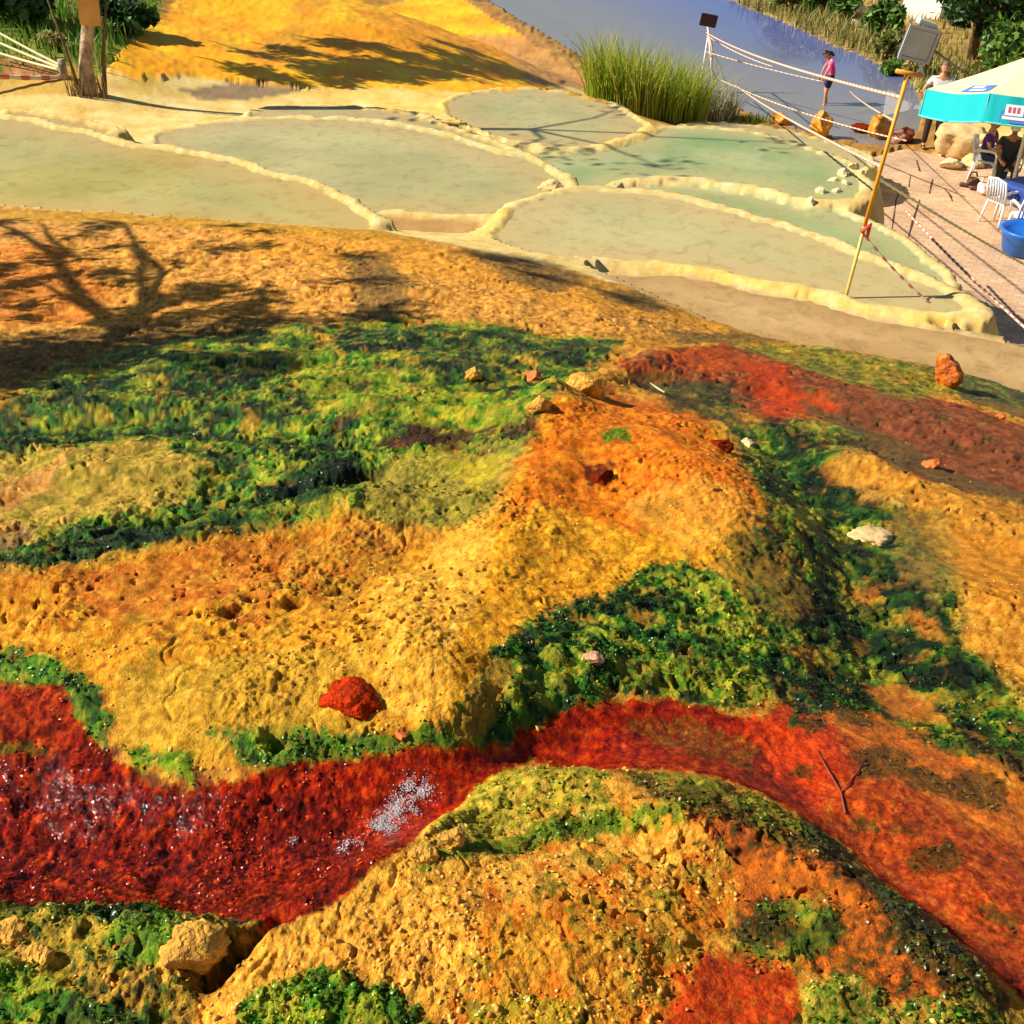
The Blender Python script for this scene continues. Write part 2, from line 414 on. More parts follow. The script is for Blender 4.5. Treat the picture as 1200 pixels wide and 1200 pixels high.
# pools: outline in view, depth of the water level below the eye, bottom depth, lip width, outer slope
POOLS = [
    ('a', [(-120,118),(0,143),(60,155),(130,172),(220,184),(300,207),(370,233),(430,262),(400,268),(330,263),(250,255),(150,249),(0,243),(-150,240)], 3.50, .14),
    ('b', [(205,166),(260,152),(330,149),(430,152),(520,166),(600,204),(628,226),(590,243),(540,252),(470,247),(420,247),(372,232),(310,206)], 3.98, .12),
    ('c', [(305,136),(335,130),(420,132),(500,142),(560,160),(620,188),(600,190),(540,168),(470,148),(420,148)], 4.25, .06),
    ('d', [(545,124),(570,113),(620,110),(680,120),(735,150),(700,170),(660,174),(620,166),(585,150)], 4.55, .10),
    ('e', [(505,163),(560,168),(640,180),(690,182),(740,172),(800,157),(860,160),(930,182),(975,203),(955,236),(900,222),(820,210),(745,206),(690,217),(655,219),(600,196)], 4.59, .12),
    ('f', [(725,222),(790,212),(870,222),(945,246),(1005,268),(1055,305),(1085,335),(1040,320),(960,288),(880,258),(800,238)], 4.65, .10),
    ('g', [(595,262),(650,236),(720,230),(800,246),(880,268),(960,298),(1040,330),(1105,362),(1040,352),(950,332),(860,312),(780,304),(690,302),(630,292)], 3.80, .08),
    ('h', [(690,316),(760,318),(850,336),(950,360),(1050,382),(1150,398),(1260,430),(1260,495),(1190,456),(1090,428),(1000,414),(900,398),(840,382),(770,352)], 3.83, .03),
    ('i', [(445,254),(500,252),(560,258),(575,268),(540,282),(470,276)], 3.98, .03),
    ('j', [(800,150),(860,148),(930,160),(990,180),(1000,190),(965,200),(900,176)], 6.35, .05),
    ('k', [(0,128),(60,138),(130,152),(115,158),(60,150)], 3.72, .05),
]
PW = []
for nm, pl, d, dp in POOLS:
    PW.append((nm, rounded([tuple(onz(x, y, CZ-d)[:2]) for x, y in pl], 2), CZ-d, dp))
PAVE = [tuple(onz(x, y, 0)[:2]) for x, y in [(930,255),(948,236),(985,208),(1008,190),(1060,176),(1110,186),(1180,196),(1320,215),(1700,330),(1600,620),(1250,520),(1150,420),(1030,330),(960,290)]]
STREAM_PX = [(520,-30),(600,18),(640,40),(690,72),(720,88),(800,108),(850,118),(880,134),(930,150),(1000,166),(1050,172),(1075,160),(1082,130),(1072,100),(1058,84),(1030,76),(1005,62),(985,58),(950,40),(905,20),(860,4),(800,-20),(700,-40)]
STREAM = rounded([tuple(onz(x, y, 0)[:2]) for x, y in STREAM_PX], 1)
DROP = [tuple(onz(x, y, z)[:2]) for x, y, z in [(935,232,1.9),(955,244,2.0),(1008,264,2.1),(1058,298,2.1),(1092,330,2.15),(1112,358,2.6),(1140,374,2.9),(1200,395,3.0),(1330,440,3.0)]]+[(26,9),(26,30)]+[tuple(onz(x, y, 0)[:2]) for x, y in [(1200,200),(1060,178),(1008,188)]]+[tuple(onz(962,205,.9)[:2])]
GROW = dict(a=.22, b=.55, c=.35, d=.45, e=.5, f=.35, g=.35, h=.15, i=.1, j=.4, k=.1, l=.1)
def pool_s(xx, yy):
    wx = xx+.10*fbm(xx*1.3, yy*1.3, 3, 31)+.02*fbm(xx*6, yy*6, 2, 33); wy = yy+.10*fbm(xx*1.3, yy*1.3, 3, 41)+.02*fbm(xx*5, yy*5, 2, 43)
    raw = {nm: sdf(wx, wy, pl, 2.0) for nm, pl, L, dp in PW}; ks = list(raw); st = np.stack([raw[k] for k in ks])
    srt = np.sort(st, 0); o = {}
    for i, k in enumerate(ks):
        other = np.where(st[i] <= srt[0], srt[1], srt[0])
        o[k] = np.maximum(st[i]-GROW[k], (st[i]-other)/2+.06)
    return o
def add_pools(x, y, z, want=None):
    az = np.arctan2(x, y); r = np.hypot(x, y)
    far = (y > 6) & (y < 120) & (np.abs(az) < rad(60))
    xx, yy, zz = x[far], y[far], z[far].copy()
    S = {}
    # stream and pavement first
    s = sdf(xx, yy, STREAM, 6); S['stream'] = s
    land = smooth(0.0, 5.0, s)
    bankz = .04+.30*smooth(.2, 5, s)+.10*fbm(xx*.5, yy*.5, 3, 57)*smooth(0, 2, s)
    farside = (yy > 30) & (xx > .12*yy)
    zz = np.where((s < 45) & (yy > 20), np.maximum(zz, .03), zz)
    zz = np.where(farside & (s > 0), np.maximum(bankz, .03), zz)
    zz = np.where(s < 0, -.03-.30*smooth(0, 2.5, -s), zz*land+(1-land)*np.minimum(zz, .05))
    sp_ = sdf(xx, yy, PAVE, 2); S['pave'] = sp_
    lowf = smooth(19.5, 21.5, yy+0.25*(xx-6))           # terrace stands over the pavement on its near side
    kp = smooth(-.1, .5, -sp_)*smooth(16, 18, yy); zz = zz*(1-kp)-.08*kp
    zz = np.where((sp_ < .15), zz*(1-lowf)-.08*lowf, zz)
    out = zz.copy()
    lips = []
    S.update(pool_s(xx, yy))
    for nm, pl, L, dp in PW:
        s = S[nm]
        lip = L+.014+.007*gnoise(xx*3, yy*3, 7)
        outer = np.where(s > 0, lip-np.maximum(s-.04, 0)*.35-np.maximum(s-.12, 0)*2.2, -9)
        if nm != 'h': lips.append(np.where(s < .9, outer, -9))
        fl = L+.014-dp*smooth(0, .9, -s)-.03*smooth(0, .10, -s)
        out = np.where(s < 0, fl, out)
    for i, l in enumerate(lips):
        near_low = l > out
        out = np.where(near_low, l, out)
    sd_ = sdf(xx+.06*fbm(xx*2, yy*2, 3, 51), yy, DROP, 1.5); mins = np.min(np.stack([S[q_[0]] for q_ in PW]), 0); sd_ = np.maximum(sd_, .22-mins); k = smooth(.02, .40+2.2*smooth(14.5, 17.5, yy)+.4*gnoise(xx*2, yy*2, 77)*smooth(14.5, 17.5, yy), -sd_); out = out*(1-k)-.08*k; S['drop'] = sd_
    # outside pools pull the raw ground down to its lips so that it does not stick over the water
    z2 = z.copy(); z2[far] = out
    Sf = {k: (lambda a: a)(np.full(x.shape, 50.0)) for k in S}
    for k in S: Sf[k][far] = S[k]
    return z2, Sf
def macro(az, lr, x, y):
    z = tps(az, lr)+ridges(x, y)
    z, S = add_pools(x, y, z)
    return z, S
ZC, _ = macro(CAZ, CLR, CXg, CYg)
FLD = Field(ZC)
def hit(px, py): return FLD.hit(px, py)

# ------------------------------------------------------------------ terrain: full grid, colour zones
Z0, SD = macro(AZ, LR, X, Y)
shape = AZ.shape
KN = 1.0
U = AZ*FPX*.80; Vv = LR*FPX*.62      # ~pixels at mid slope, used for irregular zone borders
COLr = np.zeros(shape+(3,)); WET = np.zeros(shape); GRN = np.zeros(shape); CLS = np.zeros(shape, np.int32); ROUGH = np.ones(shape)
def ramp(cols, t):
    cols = np.array(cols); n = len(cols)-1; t = np.clip(t, 0, .9999)*n; i = t.astype(int); f = (t-i)[..., None]
    return cols[i]*(1-f)+cols[i+1]*f
NZ = {}
def nz(scale, seed, oct=5):
    k = (scale, seed, oct)
    if k not in NZ: NZ[k] = fbm(U/scale, Vv/scale, oct, seed, .58)
    return NZ[k]
RAG1 = None
def uv_poly(pl):
    o = []
    for x, y in pl:
        p = hit(x, y); r = math.hypot(p.x, p.y); o.append((math.atan2(p.x, p.y)*FPX*.80, math.log(r)*FPX*.62))
    return o
def paint(pl, cols, soft=7, rag=12, ns=22, seed=1, amt=1.0, wet=None, grn=None, cls=None, rough=None, contrast=1.0, patchy=0.0, ps=30):
    soft = soft*.6; rag = rag*1.3
    q = uv_poly(pl); a = np.array(q); mg = soft+rag*1.5+4
    ii = (U > a[:, 0].min()-mg) & (U < a[:, 0].max()+mg) & (Vv > a[:, 1].min()-mg) & (Vv < a[:, 1].max()+mg)
    if not ii.any(): return
    u, v = U[ii], Vv[ii]
    s = sdf(u, v, q)+rag*nz(26, 100+seed % 3)[ii]*1.2+rag*.5*nz(7, 120, 3)[ii]
    def nzl(sc_, sd_): return fbm(u/sc_, v/sc_, 5, sd_, .6)
    if grn is not None and grn > .4: rg2 = nzl(15, 500+seed)*16; m = smooth(-soft, soft, -(s+rg2))*amt*(.25+.75*smooth(-.42, -.18, nzl(34, 400+seed)))
    else: m = smooth(-soft, soft, -s)*amt
    if patchy > 0:
        m = m*smooth(-.12, .12, nzl(ps, 140+seed)+1-2*patchy)
    t = .5+.85*contrast*nzl(ns, 200+seed)
    c = ramp(cols, t)
    COLr[ii] = COLr[ii]*(1-m[:, None])+c*m[:, None]
    if wet is not None: WET[ii] = WET[ii]*(1-m)+wet*m
    if grn is not None: GRN[ii] = GRN[ii]*(1-m)+grn*m*smooth(.25, .75, 1-t*.7)*smooth(-.42, -.18, nzl(34, 400+seed))
    if rough is not None: ROUGH[ii] = ROUGH[ii]*(1-m)+rough*m
    if cls is not None:
        k = CLS[ii]; k[m > .5] = cls; CLS[ii] = k

# base coat: ochre travertine crust
COLr[:] = ramp([A(150,95,35), A(205,145,58), A(230,175,85)], .5+.7*nz(18, 1))
crust = [A(132,74,16), A(206,134,28), A(232,168,50), A(242,192,78)]
DG = A(14,48,5); MG = A(36,104,8); LG = A(96,152,14); YG = A(176,176,28); YY = A(220,182,44)
GREEN = [DG, MG, LG, YG, YY]; GRDK = [A(8,20,10), DG, A(24,54,18), MG]; GRYL = [MG, LG, YG, YY, A(225,195,90)]; OLV = [A(105,105,32), A(150,140,46), A(190,160,62)]
REDD = [A(28,3,1), A(80,10,3), A(128,24,5), A(186,62,12)]; REDM = [A(70,9,2), A(134,22,3), A(170,44,6), A(200,86,18)]
REDO = [A(104,36,10), A(156,58,16), A(186,84,26), A(196,116,42)]
ORG = [A(164,62,6), A(224,104,12), A(246,138,22), A(248,166,44)]
YEL = [A(190,112,18), A(232,154,28), A(248,182,44), A(250,202,80)]
CREAM = [A(214,168,78), A(240,205,118), A(250,226,156)]
PURP = [A(80,36,26), A(140,60,38), A(166,86,56), A(190,120,80)]

# (cls 1 terraces, 2 mound, 3 grass bank, 4 red stream, 5 stream bed / far bank)
paint([(-200,238),(100,246),(300,262),(430,270),(560,293),(700,326),(850,380),(1000,405),(1200,455),(1400,500),(1700,300),(1200,20),(800,60),(700,90),(560,60),(300,100),(-300,100)], CREAM, 3, 5, 30, 2, cls=1, rough=.25)
# plateau
paint([(-80,246),(250,256),(560,294),(800,376),(880,400),(700,400),(450,375),(150,410),(-80,440)], [A(120,70,34), A(204,136,62), A(236,174,96), A(246,200,130)], 5, 8, 9, 3, rough=1.25)
paint([(-50,290),(60,285),(140,340),(100,380),(-50,385)], [A(150,78,26), A(222,128,50), A(240,172,100)], 14, 12, 9, 4, .8, rough=1.2)
paint([(250,262),(560,296),(800,378),(700,372),(560,335),(300,300)], [A(190,120,40), A(232,160,60), A(244,190,100)], 10, 10, 9, 5, .7)
paint([(0,246),(250,256),(430,268),(520,288),(420,282),(200,268),(0,258)], [A(150,110,24), A(204,150,36), A(226,180,70)], 5, 6, 12, 6, .8)
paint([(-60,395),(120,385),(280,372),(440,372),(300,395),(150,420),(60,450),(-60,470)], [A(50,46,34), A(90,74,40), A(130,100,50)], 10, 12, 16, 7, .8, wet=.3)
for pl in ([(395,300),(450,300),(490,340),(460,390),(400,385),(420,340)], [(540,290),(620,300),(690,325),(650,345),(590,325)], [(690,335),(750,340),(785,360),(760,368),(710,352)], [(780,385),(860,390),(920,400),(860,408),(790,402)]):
    paint(pl, [A(64,62,42), A(96,86,58), A(140,110,62)], 14, 12, 14, 8, .75, wet=.5)  # blurred branch shade painted into the colour, besides what the tree casts
# green depression
paint([(-60,500),(0,480),(60,440),(150,408),(300,388),(450,378),(600,386),(720,402),(700,425),(650,460),(620,520),(580,545),(500,570),(430,602),(330,612),(200,635),(90,662),(-60,680)], GREEN, 8, 14, 26, 9, wet=.6, grn=1, rough=1.3)
paint([(60,450),(330,430),(460,440),(480,480),(340,500),(120,510),(0,545),(0,480)], GRDK, 14, 22, 22, 10, .85, wet=.7, grn=.9)
paint([(330,390),(560,388),(720,405),(700,425),(620,440),(560,460),(520,440),(400,405)], [A(22,34,22), A(40,60,34), A(80,70,48), MG], 10, 14, 24, 11, .9, wet=.8, grn=.5)
paint([(400,396),(520,408),(700,412),(690,425),(560,428),(430,415)], [A(50,24,18), A(112,44,26), A(130,70,44)], 7, 12, 18, 12, .75, wet=.7, patchy=.6)
GB_ = [(-60,500),(0,480),(60,440),(150,408),(300,388),(450,378),(600,386),(700,425),(650,460),(620,520),(580,545),(430,602),(330,612),(200,635),(90,662),(-60,680)]
paint(GB_, [A(6,18,6), A(14,38,8), A(26,60,10)], 10, 14, 18, 111, .92, wet=.7, grn=1, patchy=.54, ps=46)
paint(GB_, [A(120,140,20), A(190,172,40), A(226,186,60)], 10, 14, 14, 112, .9, wet=.4, grn=.35, patchy=.64, ps=34)
paint(GB_, [A(150,110,30), A(214,160,56), A(236,190,84)], 8, 16, 12, 118, .9, wet=.2, grn=.05, patchy=.66, ps=42)
paint(GB_, [A(60,14,6), A(120,40,14), A(160,70,24)], 8, 14, 14, 113, .85, wet=.5, patchy=.68, ps=24)
paint([(-60,620),(-60,560),(60,530),(190,520),(240,545),(215,590),(140,605),(40,625)], [A(120,112,34), A(168,146,54), A(206,170,78), A(226,186,104)], 8, 14, 20, 13, .95, wet=.2, grn=.12)
paint([(-40,575),(20,560),(85,535),(60,570),(0,600)], [A(190,110,50), A(226,150,84), A(240,190,130)], 6, 9, 12, 14, .8)
paint([(-40,625),(20,612),(50,640),(20,650),(-40,655)], [A(190,120,50), A(226,160,84), A(240,190,130)], 6, 7, 12, 14, .8)
paint([(320,440),(400,425),(480,432),(470,480),(430,495),(370,480)], GRYL, 8, 14, 16, 15, .9, wet=.4, grn=.7)
paint([(480,470),(540,455),(620,465),(610,495),(540,510),(485,500)], GRYL, 7, 10, 15, 16, .9, wet=.4, grn=.5)
paint([(165,460),(240,450),(330,470),(330,490),(240,478),(180,480)], REDD, 7, 12, 14, 17, .7, wet=.5, patchy=.6)
paint([(440,505),(540,498),(640,505),(620,525),(540,530),(450,530)], [A(48,26,16), A(120,48,24), A(160,80,44)], 6, 10, 12, 18, .85, wet=.5)
paint([(-60,668),(60,638),(230,598),(370,562),(430,552),(445,585),(330,608),(200,634),(90,662),(-60,690)], GRDK, 6, 10, 18, 19, .95, wet=.6, grn=.9)
paint([(320,505),(430,510),(445,560),(400,590),(330,588)], GRDK, 8, 14, 18, 20, .9, wet=.6, grn=1)
paint([(430,555),(520,528),(610,520),(580,590),(540,620),(470,640),(420,632)], [A(112,108,34), A(150,138,46), A(186,160,66), YG], 10, 12, 18, 21, .95, wet=.4, grn=.3)
paint([(520,540),(600,528),(560,580)], [YG, YY], 8, 9, 14, 22, .7, grn=.2)
# left mound
paint([(-60,700),(100,668),(200,642),(400,608),(520,620),(600,600),(640,520),(660,640),(590,680),(545,760),(530,860),(430,868),(360,892),(220,905),(150,890),(110,800),(-60,765)], crust, 7, 10, 13, 23, rough=1.15)
paint([(40,690),(220,645),(420,612),(470,640),(330,700),(150,730)], [A(170,84,24), A(214,126,44), A(232,164,76)], 14, 12, 12, 24, .85)
paint([(330,640),(420,620),(470,650),(400,720),(340,700)], [A(150,110,36), A(200,150,56)], 14, 10, 14, 25, .6)
paint([(140,790),(300,760),(430,760),(440,860),(350,890),(200,905),(150,885),(130,840)], [A(150,116,34), A(206,160,54), A(232,186,86)], 12, 12, 13, 26, .85, grn=.06)
paint([(430,700),(560,600),(600,660),(540,760),(525,850),(430,840),(440,760)], [A(190,124,38), A(240,180,70), A(250,206,116)], 10, 10, 13, 27, .85, rough=1.25)
# central ridge
paint([(648,482),(720,470),(800,482),(860,520),(890,575),(900,625),(850,655),(770,690),(670,705),(610,735),(570,785),(530,850),(535,780),(560,700),(580,640),(600,570),(630,520)], YEL, 6, 8, 12, 28)
paint([(645,485),(720,468),(820,485),(890,575),(905,625),(820,612),(740,625),(640,590),(595,610),(610,545)], ORG, 14, 14, 12, 29, .9)
paint([(720,590),(830,560),(900,600),(880,640),(800,650)], [A(206,130,44), A(240,170,72), A(244,190,100)], 12, 12, 10, 30, .7)
paint([(740,600),(790,575),(800,600),(760,620)], [A(140,110,34), A(190,140,50)], 10, 8, 14, 31, .6)
paint([(680,545),(718,543),(715,560),(690,570)], REDD, 4, 4, 8, 32, .9)  # dark red fills the ridge's hole, its darkness put into the colour
paint([(705,506),(730,503),(738,518),(712,520)], [MG, LG], 5, 4, 10, 33, .9, grn=.8)
paint([(690,440),(760,470),(850,480),(830,500),(720,475)], [A(120,56,24), A(190,90,34), A(214,130,54)], 8, 10, 12, 34, .7)
# green slope below the ridge
paint([(610,735),(660,715),(720,702),(765,662),(820,668),(870,690),(915,760),(912,815),(850,832),(760,812),(670,830),(610,868),(560,886),(525,880),(535,840),(570,785)], [A(14,34,12), A(28,70,16), A(62,118,24), A(128,150,34)], 6, 9, 18, 35, wet=.65, grn=1)
SG_ = [(610,735),(660,715),(720,702),(765,662),(820,668),(870,690),(915,760),(912,815),(850,832),(760,812),(670,830),(610,868),(560,886)]
paint(SG_, [A(130,150,20), A(196,180,40), A(226,186,60)], 8, 12, 12, 116, .85, wet=.5, grn=.5, patchy=.66, ps=30)
paint(SG_, [A(150,96,20), A(206,140,40)], 8, 12, 12, 119, .85, wet=.4, grn=.05, patchy=.68, ps=30)
paint(SG_, [A(8,20,6), A(16,42,8)], 8, 12, 12, 117, .85, wet=.6, grn=.9, patchy=.60, ps=30)
paint([(520,880),(545,820),(580,770),(610,770),(590,830),(555,868)], [A(120,100,24), A(176,130,36), A(200,140,40)], 7, 6, 14, 36, .9, wet=.7, grn=.1)
paint([(700,780),(800,770),(890,785),(905,820),(820,812),(730,808)], GRYL, 8, 12, 12, 37, .85, grn=.8)
paint([(760,665),(870,690),(905,770),(860,780),(780,720)], [DG, MG, A(120,110,34), A(170,130,44)], 10, 14, 14, 38, .7, grn=.9)
paint([(840,660),(900,700),(920,740),(890,730),(850,690)], ORG, 7, 8, 12, 39, .75)
paint([(245,868),(330,858),(420,862),(520,856),(535,880),(440,892),(350,912),(290,900)], [DG, MG, LG, A(150,130,40)], 6, 10, 12, 40, .9, wet=.5, grn=1)
paint([(-60,745),(40,765),(120,800),(130,870),(90,870),(75,815),(-60,800)], [DG, MG, LG, YG], 6, 9, 12, 41, .95, wet=.5, grn=1)
paint([(150,880),(230,890),(225,915),(170,905)], [MG, LG, YG], 5, 7, 10, 42, .9, grn=.9)
# red stream
paint([(-80,798),(70,802),(112,872),(190,928),(280,915),(400,888),(530,880),(600,872),(650,836),(720,820),(800,820),(880,842),(960,815),(1060,850),(1220,960),(1260,1220),(1180,1150),(1130,1120),(1060,1055),(980,985),(900,935),(820,908),(700,903),(620,890),(545,940),(485,990),(405,1050),(340,1088),(230,1072),(100,1062),(-80,1064)], REDM, 6, 8, 13, 43, wet=.85, grn=0, cls=4, rough=.55)
paint([(-80,870),(120,880),(220,925),(330,920),(420,950),(420,1040),(340,1085),(230,1070),(100,1062),(-80,1064)], REDD, 16, 20, 9, 44, .9, wet=.8, rough=.9)
paint([(-80,798),(70,805),(90,860),(40,900),(-80,900)], [A(84,26,12), A(140,40,16), A(180,80,28)], 10, 14, 12, 45, .8, wet=.6)
paint([(-60,865),(50,872),(60,880),(-60,888)], [MG, A(90,60,20)], 4, 6, 10, 46, .8)
paint([(330,985),(430,985),(480,990),(410,1050),(340,1080)], REDD, 8, 10, 9, 47, .7)
paint([(880,845),(960,815),(1060,850),(1230,960),(1260,1200),(1150,1110),(1040,1030),(960,960)], REDO, 14, 16, 12, 48, .95, wet=.6, rough=.7)
paint([(870,840),(960,830),(990,900),(960,950),(900,900)], [A(160,34,10), A(205,60,16), A(214,80,24)], 12, 14, 12, 49, .8, wet=.8)
paint([(720,848),(820,842),(890,875),(880,905),(800,880)], [A(70,20,8), A(130,50,16), A(120,96,30), A(170,120,40)], 8, 12, 9, 50, .75, wet=.8)
paint([(960,830),(1040,835),(1110,860),(1180,900),(1240,960),(1240,1010),(1120,960),(1030,900)], [A(176,90,24), A(214,122,38), A(220,140,60)], 14, 16, 14, 51, .8, wet=.3)
for x, y, r in ((1035,895,34),(1085,915,22),(1145,928,34),(950,850,14),(1010,965,16),(1060,975,14),(1000,838,22),(1110,1005,24),(1170,1075,22),(1120,870,26),(940,905,12),(1075,1010,14)):
    paint([(x-r,y-r*.5),(x,y-r*.7),(x+r,y-r*.2),(x+r*1.1,y+r*.5),(x,y+r*.6),(x-r,y+r*.3)], [A(30,38,8), A(70,66,14), A(130,76,20)], 9, 12, 12, int(x), .8, grn=.38)
# front mound
paint([(240,1190),(330,1095),(410,1055),(480,1000),(545,945),(600,912),(690,908),(780,945),(880,985),(870,1050),(830,1110),(800,1230),(240,1230)], [A(172,100,32), A(222,156,60), A(240,180,84), A(244,200,118)], 6, 9, 11, 52, rough=1.15)
paint([(560,1080),(700,1040),(860,1030),(830,1130),(780,1220),(560,1220)], [A(180,120,34), A(226,150,44), A(236,176,70)], 16, 14, 12, 53, .8, grn=.03)
paint([(690,1100),(830,1000),(880,1010),(830,1110),(760,1150)], [A(120,112,34), A(180,140,46), A(214,110,36)], 12, 16, 13, 54, .6, grn=.15)
FM_ = [(640,930),(780,945),(880,985),(870,1050),(830,1120),(790,1230),(520,1230),(560,1080)]
paint(FM_, [A(196,84,12), A(226,116,20), A(236,140,40)], 10, 20, 14, 123, .75, patchy=.56, ps=60)
paint(FM_, [A(84,90,18), A(140,130,34), A(180,150,46)], 10, 20, 14, 124, .75, grn=.25, patchy=.60, ps=40)
paint([(130,690),(330,640),(520,640),(540,760),(430,860),(200,890),(110,800)], [A(120,108,30), A(170,140,40), A(200,160,50)], 10, 20, 12, 125, .6, patchy=.62, ps=50)
paint([(-40,700),(200,650),(430,615),(470,660),(300,740),(60,760)], [A(150,66,14), A(196,100,26), A(220,130,44)], 10, 20, 12, 126, .65, patchy=.56, ps=40)
paint([(535,955),(570,915),(630,893),(700,905),(720,945),(690,985),(600,985),(480,1035)], [MG, A(120,118,34), YG, A(222,176,74), A(236,196,100)], 7, 12, 12, 55, .85, grn=.45)
paint([(480,1030),(560,990),(700,950),(800,945),(800,965),(700,980),(580,1005)], [MG, LG, A(150,130,36)], 6, 9, 12, 56, .75, grn=.8)
paint([(780,940),(900,955),(1000,1020),(1100,1080),(1190,1190),(1060,1190),(960,1150),(870,1100),(860,1010)], [A(40,50,14), A(120,60,14), A(196,92,18), A(226,124,30)], 10, 14, 15, 57, .95, wet=.45, rough=1.1, cls=0, grn=.12, contrast=1.3)
paint([(700,905),(820,912),(900,940),(980,990),(960,1010),(860,965),(780,945)], [A(36,40,14), A(96,80,24), A(150,100,30), A(60,80,20)], 7, 10, 13, 58, .9, wet=.4, grn=.6)
paint([(850,1095),(900,1055),(960,1050),(1000,1090),(960,1120),(890,1150)], [A(40,46,14), A(80,76,22), A(120,80,26)], 9, 14, 15, 59, .9, wet=.4, grn=.6)
paint([(1000,1020),(1060,1060),(1140,1120),(1190,1185),(1120,1180),(1040,1110)], [A(30,36,14), A(60,66,20), A(110,80,28)], 9, 12, 15, 60, .85, wet=.5, grn=.5)
paint([(930,950),(980,985),(1060,1058),(1140,1125),(1120,1128),(1040,1070),(960,1005)], [A(30,30,22), A(52,54,40), A(80,80,60)], 7, 6, 16, 61, .8, wet=.6)  # dark line right of the crest: the mound's shadow painted in
paint([(870,1000),(960,1020),(1020,1060),(1000,1080),(900,1050),(840,1070),(800,1060)], [A(206,100,24), A(232,130,34)], 12, 12, 12, 62, .6)
paint([(790,1150),(830,1115),(870,1120),(930,1140),(950,1230),(770,1230)], [A(150,28,8), A(190,50,14), A(206,74,26), A(150,90,26)], 16, 22, 14, 63, .92, wet=.8, cls=4, rough=.6)
paint([(940,1155),(1000,1150),(1050,1180),(1200,1190),(1200,1240),(930,1240)], [DG, MG, A(150,140,40), A(216,180,74), REDM[2]], 6, 9, 10, 64, .95, grn=.6, rough=1.3)
paint([(270,1220),(300,1170),(380,1145),(470,1165),(530,1220)], [DG, MG, LG, A(120,90,30)], 7, 10, 13, 65, .95, wet=.5, grn=1)
paint([(550,1190),(620,1170),(680,1180),(700,1220),(550,1220)], [MG, YG, A(214,160,60)], 7, 10, 12, 66, .6, grn=.4)
# lower left
paint([(-80,1068),(100,1066),(235,1076),(330,1092),(250,1150),(215,1230),(-80,1230)], [DG, A(70,66,20), A(170,130,40), A(218,170,64), A(240,196,100)], 6, 9, 16, 67, grn=.35, wet=.3, rough=1.7)
paint([(-80,1058),(60,1060),(230,1072),(300,1085),(200,1088),(60,1082),(-80,1090)], GRDK, 5, 8, 12, 68, .95, wet=.5, grn=.9)
paint([(-80,1120),(60,1140),(110,1180),(200,1190),(180,1230),(-80,1230)], [DG, MG, LG, A(150,120,36)], 7, 12, 14, 69, .85, wet=.5, grn=1)
paint([(130,1090),(210,1080),(225,1105),(190,1140),(140,1140)], [MG, LG, YG], 7, 9, 10, 70, .9, wet=.5, grn=.9)
# right green cascade
paint([(865,500),(940,492),(1010,512),(1000,570),(1060,592),(1110,660),(1130,760),(1200,815),(1260,860),(1260,930),(1100,875),(1010,832),(930,845),(905,800),(880,700),(865,640),(900,600),(880,560)], [A(10,24,16), A(18,42,18), A(38,76,24), A(84,112,34), A(120,112,40)], 9, 14, 24, 71, wet=.65, grn=1)
paint([(960,620),(1060,640),(1110,740),(1060,790),(980,760),(940,700)], [A(16,28,24), A(24,44,26), A(40,72,26)], 14, 20, 22, 72, .75, wet=.8, grn=.7)
HG_ = [(865,500),(940,492),(1010,512),(1000,570),(1060,592),(1110,660),(1130,760),(1200,815),(1200,890),(1100,875),(1010,832),(930,845),(905,800),(880,700),(865,640),(900,600)]
paint(HG_, [A(6,16,10), A(14,34,14), A(24,50,14)], 12, 18, 18, 114, .9, wet=.8, grn=.8, patchy=.50, ps=50)
paint(HG_, [A(110,90,24), A(170,110,30), A(206,140,44)], 8, 14, 14, 115, .8, wet=.5, grn=.1, patchy=.63, ps=30)
paint([(900,610),(960,600),(960,630),(920,630)], GRYL, 6, 9, 10, 73, .8, grn=.5)
paint([(860,630),(930,640),(960,720),(920,740),(870,700),(840,660)], [A(60,70,22), A(150,120,40), A(206,140,46)], 9, 14, 13, 74, .75, grn=.3)
for pl in ([(990,690),(1030,690),(1035,705),(1000,710)], [(1060,715),(1100,730),(1110,760),(1075,750)], [(930,755),(960,760),(955,780),(930,770)], [(1000,795),(1060,805),(1120,850),(1060,850)], [(960,545),(1010,540),(1010,570),(965,570)]):
    paint(pl, [A(150,76,26), A(196,110,38), A(216,140,60)], 7, 9, 12, 75, .85, grn=0)
paint([(1110,870),(1260,900),(1260,960),(1180,910)], [A(40,50,16), A(110,80,26), A(180,96,30)], 9, 12, 14, 76, .8, grn=.5)
# right ochre slope
paint([(975,535),(1020,520),(1080,560),(1200,588),(1300,610),(1300,850),(1200,835),(1135,765),(1112,665),(1060,600),(1010,585)], [A(176,110,36), A(218,150,56), A(234,176,84)], 9, 10, 14, 77, rough=.8)
paint([(1120,620),(1230,640),(1230,720),(1150,720)], [A(206,124,34), A(232,156,52)], 16, 14, 13, 78, .7)
paint([(1040,600),(1110,600),(1130,680),(1090,720),(1050,660)], [A(110,96,44), A(160,130,60), A(196,150,76)], 14, 14, 14, 79, .7, grn=.15)
